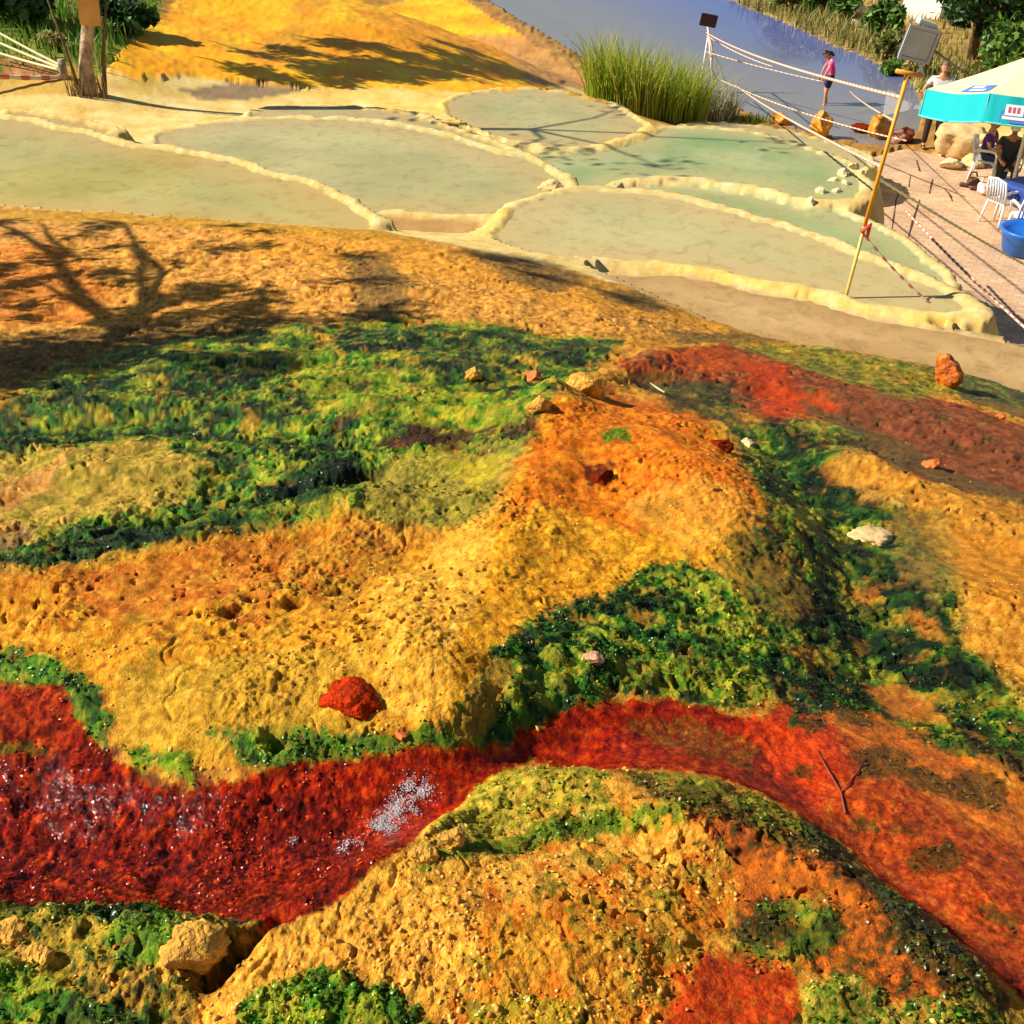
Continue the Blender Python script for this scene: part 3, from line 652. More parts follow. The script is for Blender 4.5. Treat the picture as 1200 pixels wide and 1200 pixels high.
# purple red flow
paint([(720,430),(790,408),(900,408),(1000,438),(1100,468),(1210,500),(1300,530),(1300,610),(1200,585),(1080,562),(980,522),(890,492),(780,468)], PURP, 8, 16, 14, 80, wet=.35, rough=.9, contrast=1.3)
PF_ = [(720,430),(790,408),(900,408),(1000,438),(1100,468),(1210,500),(1300,530),(1300,610),(1200,585),(1080,562),(980,522),(890,492),(780,468)]
paint(PF_, [A(150,50,10), A(206,80,16), A(222,120,36)], 8, 14, 12, 121, .8, wet=.4, patchy=.62, ps=34)
paint([(960,440),(1100,475),(1300,535),(1300,605),(1200,580),(1080,556),(1000,520)], [A(96,50,40), A(140,80,60), A(164,104,80)], 14, 18, 14, 127, .75, wet=.35)
paint(PF_, [A(30,44,14), A(70,74,24), A(120,100,40)], 8, 14, 12, 122, .8, wet=.4, grn=.35, patchy=.66, ps=26)
paint([(740,440),(860,450),(870,500),(790,480)], [A(36,48,32), A(70,66,44), A(120,84,56)], 10, 14, 16, 81, .85, wet=.5, grn=.4)
paint([(780,415),(850,408),(900,425),(860,440),(800,432)], [A(170,70,22), A(214,96,28)], 8, 9, 12, 82, .8)
paint([(860,425),(920,430),(930,455),(890,465)], [A(170,50,14), A(206,72,18)], 7, 10, 12, 83, .85)
paint([(885,460),(940,455),(980,480),(930,492),(895,488)], [A(176,52,12), A(222,84,20)], 7, 10, 12, 84, .85)
paint([(940,470),(1010,500),(1100,545),(1200,580),(1300,610),(1300,622),(1160,585),(1050,555),(980,520)], [A(84,74,48), A(120,98,66)], 7, 8, 14, 85, .8, wet=.4)
paint([(860,405),(960,398),(1050,412),(1130,432),(1200,458),(1300,500),(1290,515),(1180,475),(1100,462),(1060,470),(960,440)], [A(52,72,26), A(110,116,36), A(180,150,54), A(200,160,72)], 7, 10, 14, 86, .95, grn=.5)
paint([(1110,440),(1180,450),(1240,480),(1200,492),(1130,470)], [A(60,64,64), A(90,84,70)], 9, 9, 16, 87, .7, wet=.6)

pool_floor_h = [A(182,146,96), A(204,170,116), A(214,186,134)]
# pools and terraces, from distances to their outlines
def edge_mask(nm, a, b): return smooth(a, b, SD[nm]+.05*fbm(X*5, Y*5, 2, 71))
pool_floor = {'a': [A(150,140,78), A(176,164,92), A(196,180,110)], 'b': [A(158,154,104), A(180,176,116)], 'c': [A(150,136,90), A(190,160,84)], 'd': [A(150,150,110), A(170,160,90)],
    'e': [A(130,150,100), A(176,184,130)], 'f': [A(120,150,110), A(170,186,140)], 'g': [A(170,166,116), A(200,188,126)], 'h': [A(176,142,96), A(200,166,114), A(212,182,132)],
    'i': [A(166,124,70), A(200,156,90)], 'j': [A(150,150,110), A(180,170,130)], 'k': [A(160,130,50), A(190,156,70)], 'l': [A(110,92,80), A(140,110,90)]}
paint([(690,318),(850,336),(1050,384),(1260,432),(1260,490),(1190,452),(1090,425),(1000,410),(880,392),(790,362)], pool_floor_h, 5, 6, 24, 97, .9)
for nm, pl, L, dp in PW:
    m = 1-edge_mask(nm, -.10, .02); c = ramp(pool_floor[nm], .5+.7*nz(34, 300)+.25*nz(9, 301, 3))
    COLr = COLr*(1-m[..., None])+c*m[..., None]; ROUGH = ROUGH*(1-m)+.15*m
    m = (1-smooth(.03, .14, SD[nm]))*smooth(-.07, .02, SD[nm])*.85
    if nm in 'ij': m = m*.3
    if nm == 'h': m = m*.0
    c = ramp([A(206,160,84), A(238,204,128), A(248,228,176)], .5+.8*nz(14, 303))
    COLr = COLr*(1-m[..., None])+c*m[..., None]
# crust fades over near edge of the first pools
YB = [A(214,160,30), A(246,196,44), A(250,214,90)]
for pl in ([(690,300),(800,306),(900,326),(1000,355),(1160,385),(1100,384),(960,356),(840,326),(760,322)], [(552,280),(575,255),(600,250),(585,280)], [(715,160),(735,135),(770,150),(800,158),(740,170),(690,178)], [(515,150),(520,125),(545,135),(560,150)], [(300,112),(420,118),(520,140),(540,108),(450,104),(350,108)], [(150,118),(150,92),(200,85),(190,105),(160,115)]):
    paint(pl, YB, 5, 6, 10, 90, .35)
paint([(200,170),(340,178),(320,150),(230,150)], [A(200,150,80), A(226,180,100)], 6, 6, 14, 91, .5)
# upper-left mound and grass
paint([(125,85),(150,55),(200,12),(240,-30),(560,-40),(600,25),(680,72),(690,100),(600,112),(540,108),(420,104),(300,100),(220,88),(160,92)], [A(220,130,2,.95), A(244,158,3,.95), A(252,182,10,.95), A(252,200,36,.95)], 4, 5, 40, 92, cls=2, rough=.5, contrast=.7)
paint([(540,40),(620,45),(690,80),(690,105),(620,100)], [A(150,100,60), A(190,140,90), A(206,140,50)], 8, 8, 18, 93, .8)
paint([(300,40),(420,25),(560,40),(600,70),(440,70),(320,80)], [A(236,140,8), A(246,164,16)], 16, 12, 16, 94, .6)
paint([(280,60),(340,30),(460,8),(470,16),(360,46),(300,72)], [A(170,128,20), A(206,156,30)], 8, 10, 16, 95, .5)
paint([(-200,106),(-200,-60),(260,-60),(190,10),(140,62),(122,86),(100,92)], [A(90,110,20), A(130,140,36), A(170,160,60)], 3, 4, 16, 96, cls=3, rough=.6)
paint([(-200,112),(-200,80),(80,78),(125,88),(110,108),(60,110)], [A(176,136,40), A(214,170,60), A(190,150,80)], 5, 6, 12, 97, .85)
paint([(-100,75),(0,66),(80,72),(70,90),(-100,95)], [A(120,62,40), A(180,104,66), A(206,150,100)], 5, 8, 12, 98, .7)
paint([(690,105),(700,88),(830,125),(850,142),(780,146),(700,140),(660,130)], [A(120,92,20), A(190,140,30), A(214,170,60)], 6, 8, 12, 99, .9)
paint([(210,106),(255,98),(310,99),(350,107),(300,116),(240,117)], [A(104,84,70), A(150,122,96)], 4, 4, 14, 130, .85)
# low rocky ground by the stream
m = (SD['stream'] < .9) & (SD['stream'] > -.2)
bank = ramp([A(110,84,40), A(176,124,50), A(204,160,90)], .5+.8*nz(10, 310))
COLr[m] = bank[m]
m = SD['stream'] < 0
bed = ramp([A(110,104,96), A(140,128,112), A(160,146,120)], .5+.7*nz(24, 311))
COLr[m] = bed[m]; CLS[m] = 5
farb = (SD['stream'] > 0) & (Y > 30) & (X > .12*Y) & (SD['pave'] > 0) & (CLS != 2)
fb = ramp([A(96,84,30), A(160,130,54), A(206,170,96)], .5+.8*nz(12, 312))
COLr[farb] = fb[farb]; CLS[farb] = 6
beh = (np.abs(AZ) > rad(46))
def blur(a, n=4, it=2):
    for _ in range(it):
        for ax in (0, 1):
            p = np.concatenate([np.repeat(np.take(a, [0], ax), n, ax), a, np.repeat(np.take(a, [-1], ax), n+1, ax)], ax); c = np.cumsum(p, ax)
            m_ = a.shape[ax]; a = (np.take(c, np.arange(2*n, 2*n+m_), ax)-np.concatenate([np.zeros_like(np.take(c, [0], ax)), np.take(c, np.arange(0, m_-1), ax)], ax))/(2*n+1)
    return a
REDM_ = np.clip(blur((CLS == 4).astype(float), 5), 0, 1); GRNB = blur(GRN, 4); ROUGH = blur(ROUGH, 6); N0 = np.clip(blur((CLS == 1).astype(float), 5), 0, 1)
# fine relief -----------------------------------------------------
near = smooth(11.5, 8.5, RR)*(1-N0)
f1, c1 = worley(X*16+.4*gnoise(X*9, Y*9, 3), Y*16+.4*gnoise(X*9, Y*9, 4), 11)
f2, c2 = worley(X*38, Y*38, 12)
f3, c3 = worley(X*9, Y*9, 13)
lump = fbm(X*2.6, Y*2.6, 4, 21)*.030+fbm(X*12, Y*12, 3, 22)*.008
nod = (1-np.clip(f1, 0, 1)**2)*.006*(.4+c1)+(1-np.clip(f2, 0, 1)**2)*.007*(.3+c2)+fbm(X*70, Y*70, 3, 30)*.006
f4, c4 = worley(X*36+.7*gnoise(X*40, Y*40, 5), Y*36+.7*gnoise(X*40, Y*40, 6), 14)
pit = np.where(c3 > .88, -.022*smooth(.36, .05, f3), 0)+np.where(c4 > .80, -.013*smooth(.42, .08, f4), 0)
crk = smooth(.05, .0, np.abs(fbm(X*3.1+.25*gnoise(X*13, Y*13, 55), Y*3.1, 3, 56)))*smooth(.0, .3, fbm(X*1.3, Y*1.3, 2, 58)); lump = lump-.005*crk
pitmask = smooth(.02, .35, fbm(X*2.2, Y*2.2, 3, 25)+.06); calm = .35+.65*smooth(-.25, .3, fbm(X*2.9, Y*2.9, 3, 38))
relief = (lump+calm*nod*(.55+.45*smooth(-.3, .3, fbm(X*1.7, Y*1.7, 2, 26)))+pit*pitmask)*near*ROUGH
wetk = (CLS == 4)
f5, c5 = worley(X*30+.8*gnoise(X*22, Y*22, 9), Y*30+.8*gnoise(X*22, Y*22, 10), 16)
f6, c6 = worley(X*70+.6*gnoise(X*60, Y*60, 9), Y*70+.6*gnoise(X*60, Y*60, 10), 17)
gsel = np.clip(GRNB*1.6, 0, 1)*near*(1-REDM_); far_k = np.clip(3.2/RR, .5, 1)
relief = relief+gsel*far_k*.95*((1-np.clip(f5, 0, 1)**2)*.016*(c5-.1)+(1-np.clip(f6, 0, 1)**2)*.005*c6+fbm(X*8, Y*8, 3, 35)*.014)
gt = np.clip(.14+.8*c5*c5+.45*(c6-.5)+1.5*fbm(X*4.5, Y*4.5, 4, 36), 0, 1)
gc = ramp([A(5,18,3), A(14,56,5), A(34,104,8), A(78,134,14), A(176,170,36)], gt)
lum = COLr @ np.array([.3, .6, .1]); k = (gsel*.72)[..., None]*np.where(lum > .12, .7, 1)[..., None]
COLr = COLr*(1-k)+gc*k*np.clip(lum[..., None]/.05, .42, 1.25)*.92
rf1, rc1 = worley(X*26+.6*gnoise(X*20, Y*20, 7), Y*26+.6*gnoise(X*20, Y*20, 8), 15)
chan = [tuple(hit(x, y)[:2]) for x, y in [(-80,950),(100,975),(250,985),(400,960),(520,905),(600,872),(700,855),(800,850),(900,870),(980,940),(1080,1030),(1230,1160)]]
cd = np.full(shape, 9.0); ca = np.zeros(shape); acc = 0.0
for (x0, y0), (x1, y1) in zip(chan[:-1], chan[1:]):
    ex, ey = x1-x0, y1-y0; L_ = math.hypot(ex, ey); t_ = np.clip(((X-x0)*ex+(Y-y0)*ey)/(L_*L_), 0, 1); dx_, dy_ = X-x0-t_*ex, Y-y0-t_*ey
    d_ = np.hypot(dx_, dy_)*np.sign(ex*dy_-ey*dx_); m_ = np.abs(d_) < np.abs(cd); cd = np.where(m_, d_, cd); ca = np.where(m_, acc+t_*L_, ca); acc += L_
STRK = fbm(cd*24+2.2*fbm(X*7, Y*7, 2, 91), ca*9, 4, 92)*smooth(.45, .25, np.abs(cd))
leftk = smooth(.0, -.5, X)
relw = (fbm(X*14, Y*14, 4, 27)*.007*(.5+leftk)-(np.clip(rf1, 0, 1)**1.5)*.008*leftk+fbm(X*34, Y*34, 3, 47)*.004*leftk+STRK*.004+fbm(X*55, Y*55, 3, 29)*.003*(.4+leftk))*near*(.3+ROUGH)*1.1
relief = relief*(1-REDM_)+relw*REDM_
farrel = (1-near)*(fbm(X*2.0, Y*2.0, 4, 28)*.02+fbm(X*9, Y*9, 3, 29)*.012*np.where(CLS == 1, .7, 1))*smooth(6, 9, RR)
inpool = np.zeros(shape)
for nm, pl, L, dp in PW: inpool = np.maximum(inpool, smooth(.02, -.1, SD[nm]))
farrel = farrel*(1-.7*inpool)*np.where(CLS == 1, .45, 1)
ledge = (CLS == 2)*(.10*np.abs(gnoise(X*.35+.3*Y, Y*.5, 61))+.05*fbm(X*.9, Y*.9, 3, 62))
Z = Z0+relief+farrel+np.where(CLS == 2, ledge, 0)
# pale crumbs on the crust; pores coloured darker towards their floors
tint = 1+.34*(c2-.5)+.16*(c1-.5)+.22*fbm(X*90, Y*90, 2, 39)
kk = (near*(CLS != 1))[..., None]; COLr = COLr*(1-kk)+COLr*kk*tint[..., None]
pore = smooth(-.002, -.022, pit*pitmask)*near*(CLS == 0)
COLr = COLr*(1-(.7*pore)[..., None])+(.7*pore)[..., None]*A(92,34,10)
cr = smooth(.5, .15, f2)*(c2 > .62)*near*(CLS == 0)*(WET < .3)*.35
COLr = COLr*(1-cr[..., None])+cr[..., None]*A(248,196,84)
bk = (near*(CLS != 1)*(1-np.clip(GRN*2, 0, 1)))[..., None]; COLr = COLr*(1-bk)+COLr*bk*np.array([1.08, .98, .54])
speck = smooth(.35, .1, rf1)*(rc1 > .7)*near*(CLS == 4)*leftk*.4
COLr = COLr*(1-speck[..., None])+speck[..., None]*A(236,84,14)
kr = ((CLS == 4)*near)[..., None]; COLr = COLr*(1-kr)+COLr*kr*np.clip(1.0+.9*fbm(X*26, Y*26, 5, 37, .62)*(.5+.5*leftk)+.5*STRK, .35, 1.7)[..., None]

# --- write out the sheets
def vnorm():
    P = np.stack([X, Y, Z], -1)
    du = np.gradient(P, axis=1); dv = np.gradient(P, axis=0); n = np.cross(du, dv); n /= np.linalg.norm(n, axis=-1, keepdims=True)+1e-12
    return np.where(n[..., 2:] < 0, -n, n)
NRM = vnorm()
H, Wd = shape
idx = np.arange(H*Wd).reshape(H, Wd)
quads = np.stack([idx[:-1, :-1], idx[:-1, 1:], idx[1:, 1:], idx[1:, :-1]], -1).reshape(-1, 4)
fcls = CLS[:-1, :-1].ravel()
Pall = np.stack([X, Y, Z], -1).reshape(-1, 3); Nall = NRM.reshape(-1, 3); Call = COLr.reshape(-1, 3); Wall = WET.reshape(-1)
M_dry = ground_mat('travertine', .9, 240, .95, .3, .16); M_red = ground_mat('wet_red', .7, 130, 1.0, .85, .08, 130, .40, 1.55); M_far = ground_mat('terrace_stone', .5, 60, cscale=18, cmin=.82, cmax=1.15); M_mound = ground_mat('mound_stone', .15, 25, .7, cscale=9, cmin=.84, cmax=1.15)
names = {0: ('travertine_slope', M_dry), 1: ('terrace_ground', M_far), 2: ('orange_mound', M_mound), 3: ('grass_bank', M_far), 4: ('red_stream_bed', M_red), 5: ('stream_bed', M_far), 6: ('far_bank', M_far)}
for k, (nm, mt) in names.items():
    F = quads[fcls == k]
    if len(F) == 0: continue
    used = np.unique(F); remap = np.zeros(H*Wd, np.int64); remap[used] = np.arange(len(used))
    o = mesh_np(nm, Pall[used], remap[F], mt, sm=True); o['kind'] = 'structure'
    me = o.data
    a = me.attributes.new('Col', 'FLOAT_COLOR', 'POINT'); a.data.foreach_set('color', np.c_[Call[used], np.ones(len(used))].astype(np.float32).ravel())
    b = me.attributes.new('wet', 'FLOAT', 'POINT'); b.data.foreach_set('value', Wall[used].astype(np.float32))
    me.normals_split_custom_set_from_vertices(Nall[used].astype(np.float32))

class Fine:       # height of the finished ground
    def __call__(s, x, y):
        az = math.atan2(x, y); r = math.hypot(x, y)
        i = int(np.clip(np.searchsorted(azc, az), 1, len(azc)-1)); j = int(np.clip(np.searchsorted(Rrow, r), 1, len(Rrow)-1))
        fu = (az-azc[i-1])/(azc[i]-azc[i-1]); fv = min(max((r-Rrow[j-1])/(Rrow[j]-Rrow[j-1]), 0), 1)
        return float((Z[j-1, i-1]*(1-fu)+Z[j-1, i]*fu)*(1-fv)+(Z[j, i-1]*(1-fu)+Z[j, i]*fu)*fv)
gz = Fine()
def gp(px, py, dz=0.0):
    p = hit(px, py); return Vector((p.x, p.y, gz(p.x, p.y)+dz))
# ground to the horizon, below everything
bm = bmesh.new(); bmesh.ops.create_circle(bm, cap_ends=True, radius=900, segments=64)
o = bm_obj('plain', bm, mat_('plain_soil', (.22, .19, .10), .95, noise=.4, nscale=.05)); o.location = (0, 0, -1.3); o['kind'] = 'structure'

# water sheets
WM = {'a': water_mat('water_sage', (A(176,168,98,.92), A(202,188,118,.92)), .78, edge=A(220,186,112)), 'b': water_mat('water_grey', (A(178,172,116,.92), A(202,192,132,.92)), .78, edge=A(216,188,124)),
      'e': water_mat('water_green', (A(120,160,96,.92), A(186,190,132,.92)), .76, edge=A(206,196,132)), 'g': water_mat('water_pale', (A(190,182,124,.92), A(208,196,138,.92)), .76, edge=A(222,194,132)),
      'h': water_mat('water_mud', (A(206,166,106,.95), A(222,186,128,.95)), .76, edge=A(200,160,100))}
wmap = dict(a='a', b='b', c='b', d='b', e='e', f='e', g='g', h='h', i='h', j='b', k='a', l='h')
for nm, pl, L, dp in PW:
    if nm in 'i': continue
    q = np.array(pl); gx, gy = np.meshgrid(np.arange(q[:, 0].min()-.8, q[:, 0].max()+.8, .07), np.arange(q[:, 1].min()-.8, q[:, 1].max()+.8, .07))
    gs = pool_s(gx, gy)[nm]; ix_ = np.arange(gx.size).reshape(gx.shape)
    fq = np.stack([ix_[:-1, :-1], ix_[:-1, 1:], ix_[1:, 1:], ix_[1:, :-1]], -1).reshape(-1, 4); fq = fq[(gs.ravel()[fq] < .05).all(1)]
    us = np.unique(fq); rm = np.zeros(gx.size, int); rm[us] = np.arange(len(us))
    o = mesh_np('pool_water', np.c_[gx.ravel()[us], gy.ravel()[us], 0*us+L-.012], rm[fq], WM[wmap[nm]], sm=True); o['kind'] = 'structure'
    at = o.data.attributes.new('deep', 'FLOAT', 'POINT'); at.data.foreach_set('value', smooth(0.0, .9, -gs.ravel()[us]).astype(np.float32))
sx0, sy0 = np.min(STREAM, 0)-.5; sx1, sy1 = np.max(STREAM, 0)+.5
gx, gy = np.meshgrid(np.arange(sx0, sx1, .3), np.arange(sy0, sy1, .3)); gs = sdf(gx, gy, STREAM); ix_ = np.arange(gx.size).reshape(gx.shape)
fq = np.stack([ix_[:-1, :-1], ix_[:-1, 1:], ix_[1:, 1:], ix_[1:, :-1]], -1).reshape(-1, 4); fq = fq[(gs.ravel()[fq] < .35).all(1)]
us = np.unique(fq); rm = np.zeros(gx.size, int); rm[us] = np.arange(len(us))
near_bank = [tuple(onz(x, y, 0)[:2]) for x, y in [(600,18),(690,72),(800,108),(880,134),(930,150),(1000,166),(1050,172)]]
dd = seg_dist(gx.ravel()[us], gy.ravel()[us], near_bank, False)
SWM = water_mat('stream_water', (A(110,110,120), A(112,116,150)), .6, .02, .05, 2.2, 1.0)
o = mesh_np('stream_water', np.c_[gx.ravel()[us], gy.ravel()[us], 0*us], rm[fq], SWM, sm=True); o['kind'] = 'structure'
at = o.data.attributes.new('deep', 'FLOAT', 'POINT'); at.data.foreach_set('value', smooth(1.5, 9, dd).astype(np.float32))
t = SWM.node_tree; an = t.nodes.new('ShaderNodeAttribute'); an.attribute_name = 'deep'; crn = [n for n in t.nodes if n.type == 'VALTORGB'][0]
crn.color_ramp.elements[0].position = 0.0; crn.color_ramp.elements[1].position = 1.0
crn.color_ramp.elements[0].color = tuple(A(172,166,160))+(1,); crn.color_ramp.elements[1].color = tuple(A(100,124,214))+(1,)  # blue away from the near bank: water tint plus painted sky reflection
t.links.new(an.outputs['Fac'], crn.inputs[0])

# ------------------------------------------------------------------ pavement
m = mat_('pavement', A(226,184,150), .85, noise=.22, nscale=1.2, bump=.3, bscale=30)
t = m.node_tree; b = t.nodes['Principled BSDF']
br = t.nodes.new('ShaderNodeTexBrick'); br.inputs['Scale'].default_value = 1.0; br.inputs['Brick Width'].default_value = .22; br.inputs['Row Height'].default_value = .11
br.inputs['Mortar Size'].default_value = .012
br.inputs['Color1'].default_value = tuple(A(232,186,150))+(1,); br.inputs['Color2'].default_value = tuple(A(206,160,128))+(1,); br.inputs['Mortar'].default_value = tuple(A(190,160,110))+(1,)
tc = t.nodes.new('ShaderNodeTexCoord'); mp = t.nodes.new('ShaderNodeMapping'); mp.inputs['Rotation'].default_value = (0, 0, .5)
t.links.new(tc.outputs['Object'], mp.inputs[0]); t.links.new(mp.outputs[0], br.inputs['Vector'])
mx = [n for n in t.nodes if n.type == 'MIX'][0]; t.links.new(br.outputs['Color'], mx.inputs[6])
bm = bmesh.new(); v = [bm.verts.new((x, y, 0.0)) for x, y in PAVE]; f = bm.faces.new(v)
r = bmesh.ops.extrude_face_region(bm, geom=[f]); bmesh.ops.translate(bm, vec=(0, 0, -.12), verts=[q for q in r['geom'] if isinstance(q, bmesh.types.BMVert)])
bmesh.ops.triangulate(bm, faces=bm.faces[:])
pave = bm_obj('pavement', bm, m); pave['kind'] = 'structure'; pave.location.z = .03
# narrow dark strips laid slightly proud on the paving
def strip(pts, wd, z=.036):
    V = []; F = []
    P = [onz(x, y, .03) for x, y in pts]
    Q = []
    for i in range(len(P)-1):
        for k in range(4): Q.append(P[i].lerp(P[i+1], k/4))
    Q.append(P[-1])
    for i, p in enumerate(Q):
        tdir = (Q[min(i+1, len(Q)-1)]-Q[max(i-1, 0)]).normalized(); n_ = Vector((-tdir.y, tdir.x, 0)); ww = wd*(.25+.6*random.random())*(.3+.7*math.sin(math.pi*min(max(i/(len(Q)-1), .08), .92))**.5)
        V += [(p.x+n_.x*ww, p.y+n_.y*ww, z), (p.x-n_.x*ww, p.y-n_.y*ww, z)]
    for i in range(len(Q)-1): F.append((2*i, 2*i+1, 2*i+3, 2*i+2))
    return V, F
M_strip = mat_('strip_dark', A(70,46,34), .9, noise=.4, nscale=9)
for pts, wd in (([(1044,277),(1050,235),(1053,226),(1060,222)], .028), ([(1062,287),(1070,258),(1078,234)], .03), ([(1065,219),(1067,205)], .025), ([(1089,227),(1093,210)], .03), ([(1074,188),(1078,201)], .05), ([(1107,222),(1113,228),(1116,236)], .035)):
    V, F = strip(pts, wd); me = bpy.data.meshes.new('dark_strip'); me.from_pydata(V, [], F); o = link('dark_strip', me, M_strip); o['kind'] = 'structure'

# ------------------------------------------------------------------ rocks
def rock_mesh(name, size, seed, mat, flat=.7, sub=4, ang=.35):
    bm = bmesh.new(); bmesh.ops.create_icosphere(bm, subdivisions=sub, radius=1)
    co = np.array([v.co[:] for v in bm.verts]); rg = np.random.default_rng(seed)
    planes = rg.normal(size=(13, 3)); planes /= np.linalg.norm(planes, axis=1)[:, None]
    d = rg.uniform(.48, .88, 13)
    for p, dd in zip(planes, d):
        k = co@p; over = np.maximum(k-dd, 0); co = co-over[:, None]*p*.96
    n1 = fbm(co[:, 0]*2+seed, co[:, 1]*2+co[:, 2]*1.7, 3, seed)*.20+fbm(co[:, 0]*6+co[:, 2]*5, co[:, 1]*6-co[:, 2]*3, 3, seed+1)*.13-.10*np.maximum(0, gnoise(co[:, 0]*4+co[:, 2]*3, co[:, 1]*4+co[:, 2]*2, seed+9))
    co = co*(1+n1)[:, None]*np.array([1, .9, flat])*np.asarray(size)
    for v, c in zip(bm.verts, co): v.co = c
    me = bpy.data.meshes.new(name); bm.to_mesh(me); bm.free(); me.materials.append(mat); me.shade_smooth()
    return me
def rock(px, py, wpx, hpx, mat, label, seed, sink=.25, flat=.8, tilt=(0, 0, 0), group=None, name='rock', cat='rock', z0=None):
    p = gp(px, py+hpx*.35) if z0 is None else onz(px, py+hpx*.35, z0)
    dist = (p-Vector((0, 0, CZ))).length; s = wpx/FPX*dist/2*1.05
    me = rock_mesh(name, s, seed, mat, flat)
    s *= 1.12; me.transform(Matrix.Scale(1.12, 4))
    o = bpy.data.objects.new(name, me); COL_.objects.link(o); o.location = p+Vector((0, 0, s*flat*(1-sink*1.6)-s*.08-s*flat*.22*(z0 is None))); o.rotation_euler = tilt
    tag(o, label, cat, group); return o
R_red = mat_('red_rock', A(190,52,4), .9, .08, noise=.8, nscale=45, bump=1.0, bscale=90)
R_org = mat_('orange_rock', A(222,112,26), .6, noise=.6, nscale=12, bump=1.0, bscale=30)
R_yel = mat_('ochre_rock', A(236,170,54), .85, noise=.6, nscale=26, bump=1.0, bscale=80)
R_pink = mat_('pink_stone', A(206,150,110), .5, noise=.3, nscale=30, bump=.4, bscale=70)
R_pale = mat_('pale_boulder', A(226,190,130), .9, noise=.3, nscale=3, bump=.7, bscale=12)
R_cream = mat_('cream_rubble', A(246,222,164), .9, noise=.25, nscale=4, bump=.8, bscale=14)
R_dark = mat_('dark_red_stone', A(120,36,6), .9, .08, noise=.4, nscale=20, bump=.7, bscale=50)
R_wet = mat_('wet_orange_rock', A(226,150,30), .55, noise=.75, nscale=3, bump=1.0, bscale=9)
rock(411,803,66,52,R_red,'wet dark red rock embedded in the yellow crust above the red stream',23,.40,.55)
rock(1107,436,34,44,R_org,'tall angular orange rock with a pointed top beside the tan mud pool',11,.1,1.25)
rock(694,777,24,17,R_pink,'small smooth pinkish stone lying on the bright green algae slope',5,.25,.6)
rock(1016,624,48,22,R_pale,'flat pale tan stone lying in the dark green cascade on the right',6,.3,.4)
rock(230,1108,64,62,R_yel,'pale yellow crusty slab beside the dark crevice at lower left',7,.35,.6,(0,.2,.4))
rock(12,1090,36,28,R_yel,'ochre stone at the edge of the red stream in the lower left corner',8,.3,.6)
rock(40,1108,34,34,R_yel,'yellow crusty stone second from the lower left corner',9,.35,.7)
rock(688,452,44,34,R_yel,'jagged yellow rock fragment on top of the central orange ridge',10,.25,.7,(0,.3,.2))
rock(634,474,30,24,R_yel,'yellow crust flake upright at the head of the ridge',12,.2,.8,(.2,-.4,.7))
rock(625,441,26,18,R_org,'orange and yellow stone sitting in green algae above the ridge',13,.25,.6)
rock(843,521,26,20,R_dark,'dark red stone at the right shoulder of the orange ridge',14,.3,.7)
rock(876,516,20,11,R_pale,'small pale flat stone in the algae right of the ridge',15,.3,.5)
rock(706,552,30,20,R_dark,'dark red lump standing in for the dark hole on the orange ridge',16,.5,.7)  # lump added in place of the dark hole
rock(470,855,20,18,R_org,'small brown orange stone on the green fringe of the red stream',17,.3,.8)
rock(533,990,34,20,R_yel,'ochre stone on the crest of the front mound beside the red stream',18,.3,.6)
rock(497,1003,30,24,R_yel,'rounded yellow stone left of the front mound crest',19,.3,.7)
rock(1090,541,22,13,R_org,'small orange stone at the lower edge of the purple red flow',20,.3,.7)
rock(1172,487,12,10,R_org,'tiny orange pebble in the purple red flow at far right',21,.3,.7)
rock(555,442,18,18,R_yel,'small pointed yellow stone standing in the green hollow',22,.2,1.0)
rock(645,219,26,12,R_pale,'pale stone lodged on the rim between two terrace pools',23,.2,.6)
# by the stream and the pavement
rock(960,152,22,30,R_wet,'mustard yellow mineral stump at the water edge below the girl',24,.1,1.3, z0=.0)
rock(944,160,18,12,R_wet,'low yellow mineral lump left of the mustard stump',25,.3,.7, z0=.0)
rock(914,140,24,12,R_wet,'yellow mineral rock in the shallows left of the girl',26,.2,.6, z0=.0)
rock(1030,152,34,22,R_wet,'large wet orange rock in the stream behind the yellow post',27,.2,.7, z0=.0)
rock(1054,160,26,20,mat_('brown_rock',A(130,60,24),.5,noise=.6,nscale=5,bump=.9,bscale=12),'dark reddish brown rock right of the wet orange rock',28,.2,.8, z0=.0)
rock(1008,151,22,8,R_dark,'low dark brown rock left of the wet orange rock',29,.2,.5, z0=.0)
rock(1125,170,50,42,R_pale,'big pale boulder on the pavement edge behind the man',30,.15,.9, z0=.03)
rock(1112,192,22,13,R_cream,'small cream stone in front of the big pale boulder',31,.2,.6, z0=.03)
rock(1140,190,22,13,R_pale,'pale tan stone right of the big pale boulder',32,.2,.6, z0=.03)
for i, (x, y, w_, h_) in enumerate([(1000,194,13,9),(988,203,16,10),(975,212,15,10),(992,214,12,8),(962,224,14,9),(980,224,10,7),(950,235,12,8),(1008,200,9,8)]):
    rock(x, y, w_, h_, R_cream, ['cream rubble stone at the upper end of the heap beside the pavement','biggest cream rubble stone in the heap beside the pavement','cream rubble stone in the middle of the heap, on the pool side','cream rubble stone in the middle of the heap, on the paving side','cream rubble stone near the lower end of the heap','little cream rubble stone on the paving below the heap','lowest cream rubble stone where the heap meets the pool rim','small cream rubble stone at the right of the heap top'][i], 40+i, .25, .75, (random.random()*.4, 0, random.random()*3), 'rubble heap between pools and pavement')
rock(895,178,20,9,R_cream,'low cream stone islet in the shallow water below the stream',60,.3,.4, z0=None)
rock(921,184,13,7,R_pale,'little tan stone islet in the shallow water',61,.3,.5, z0=None)
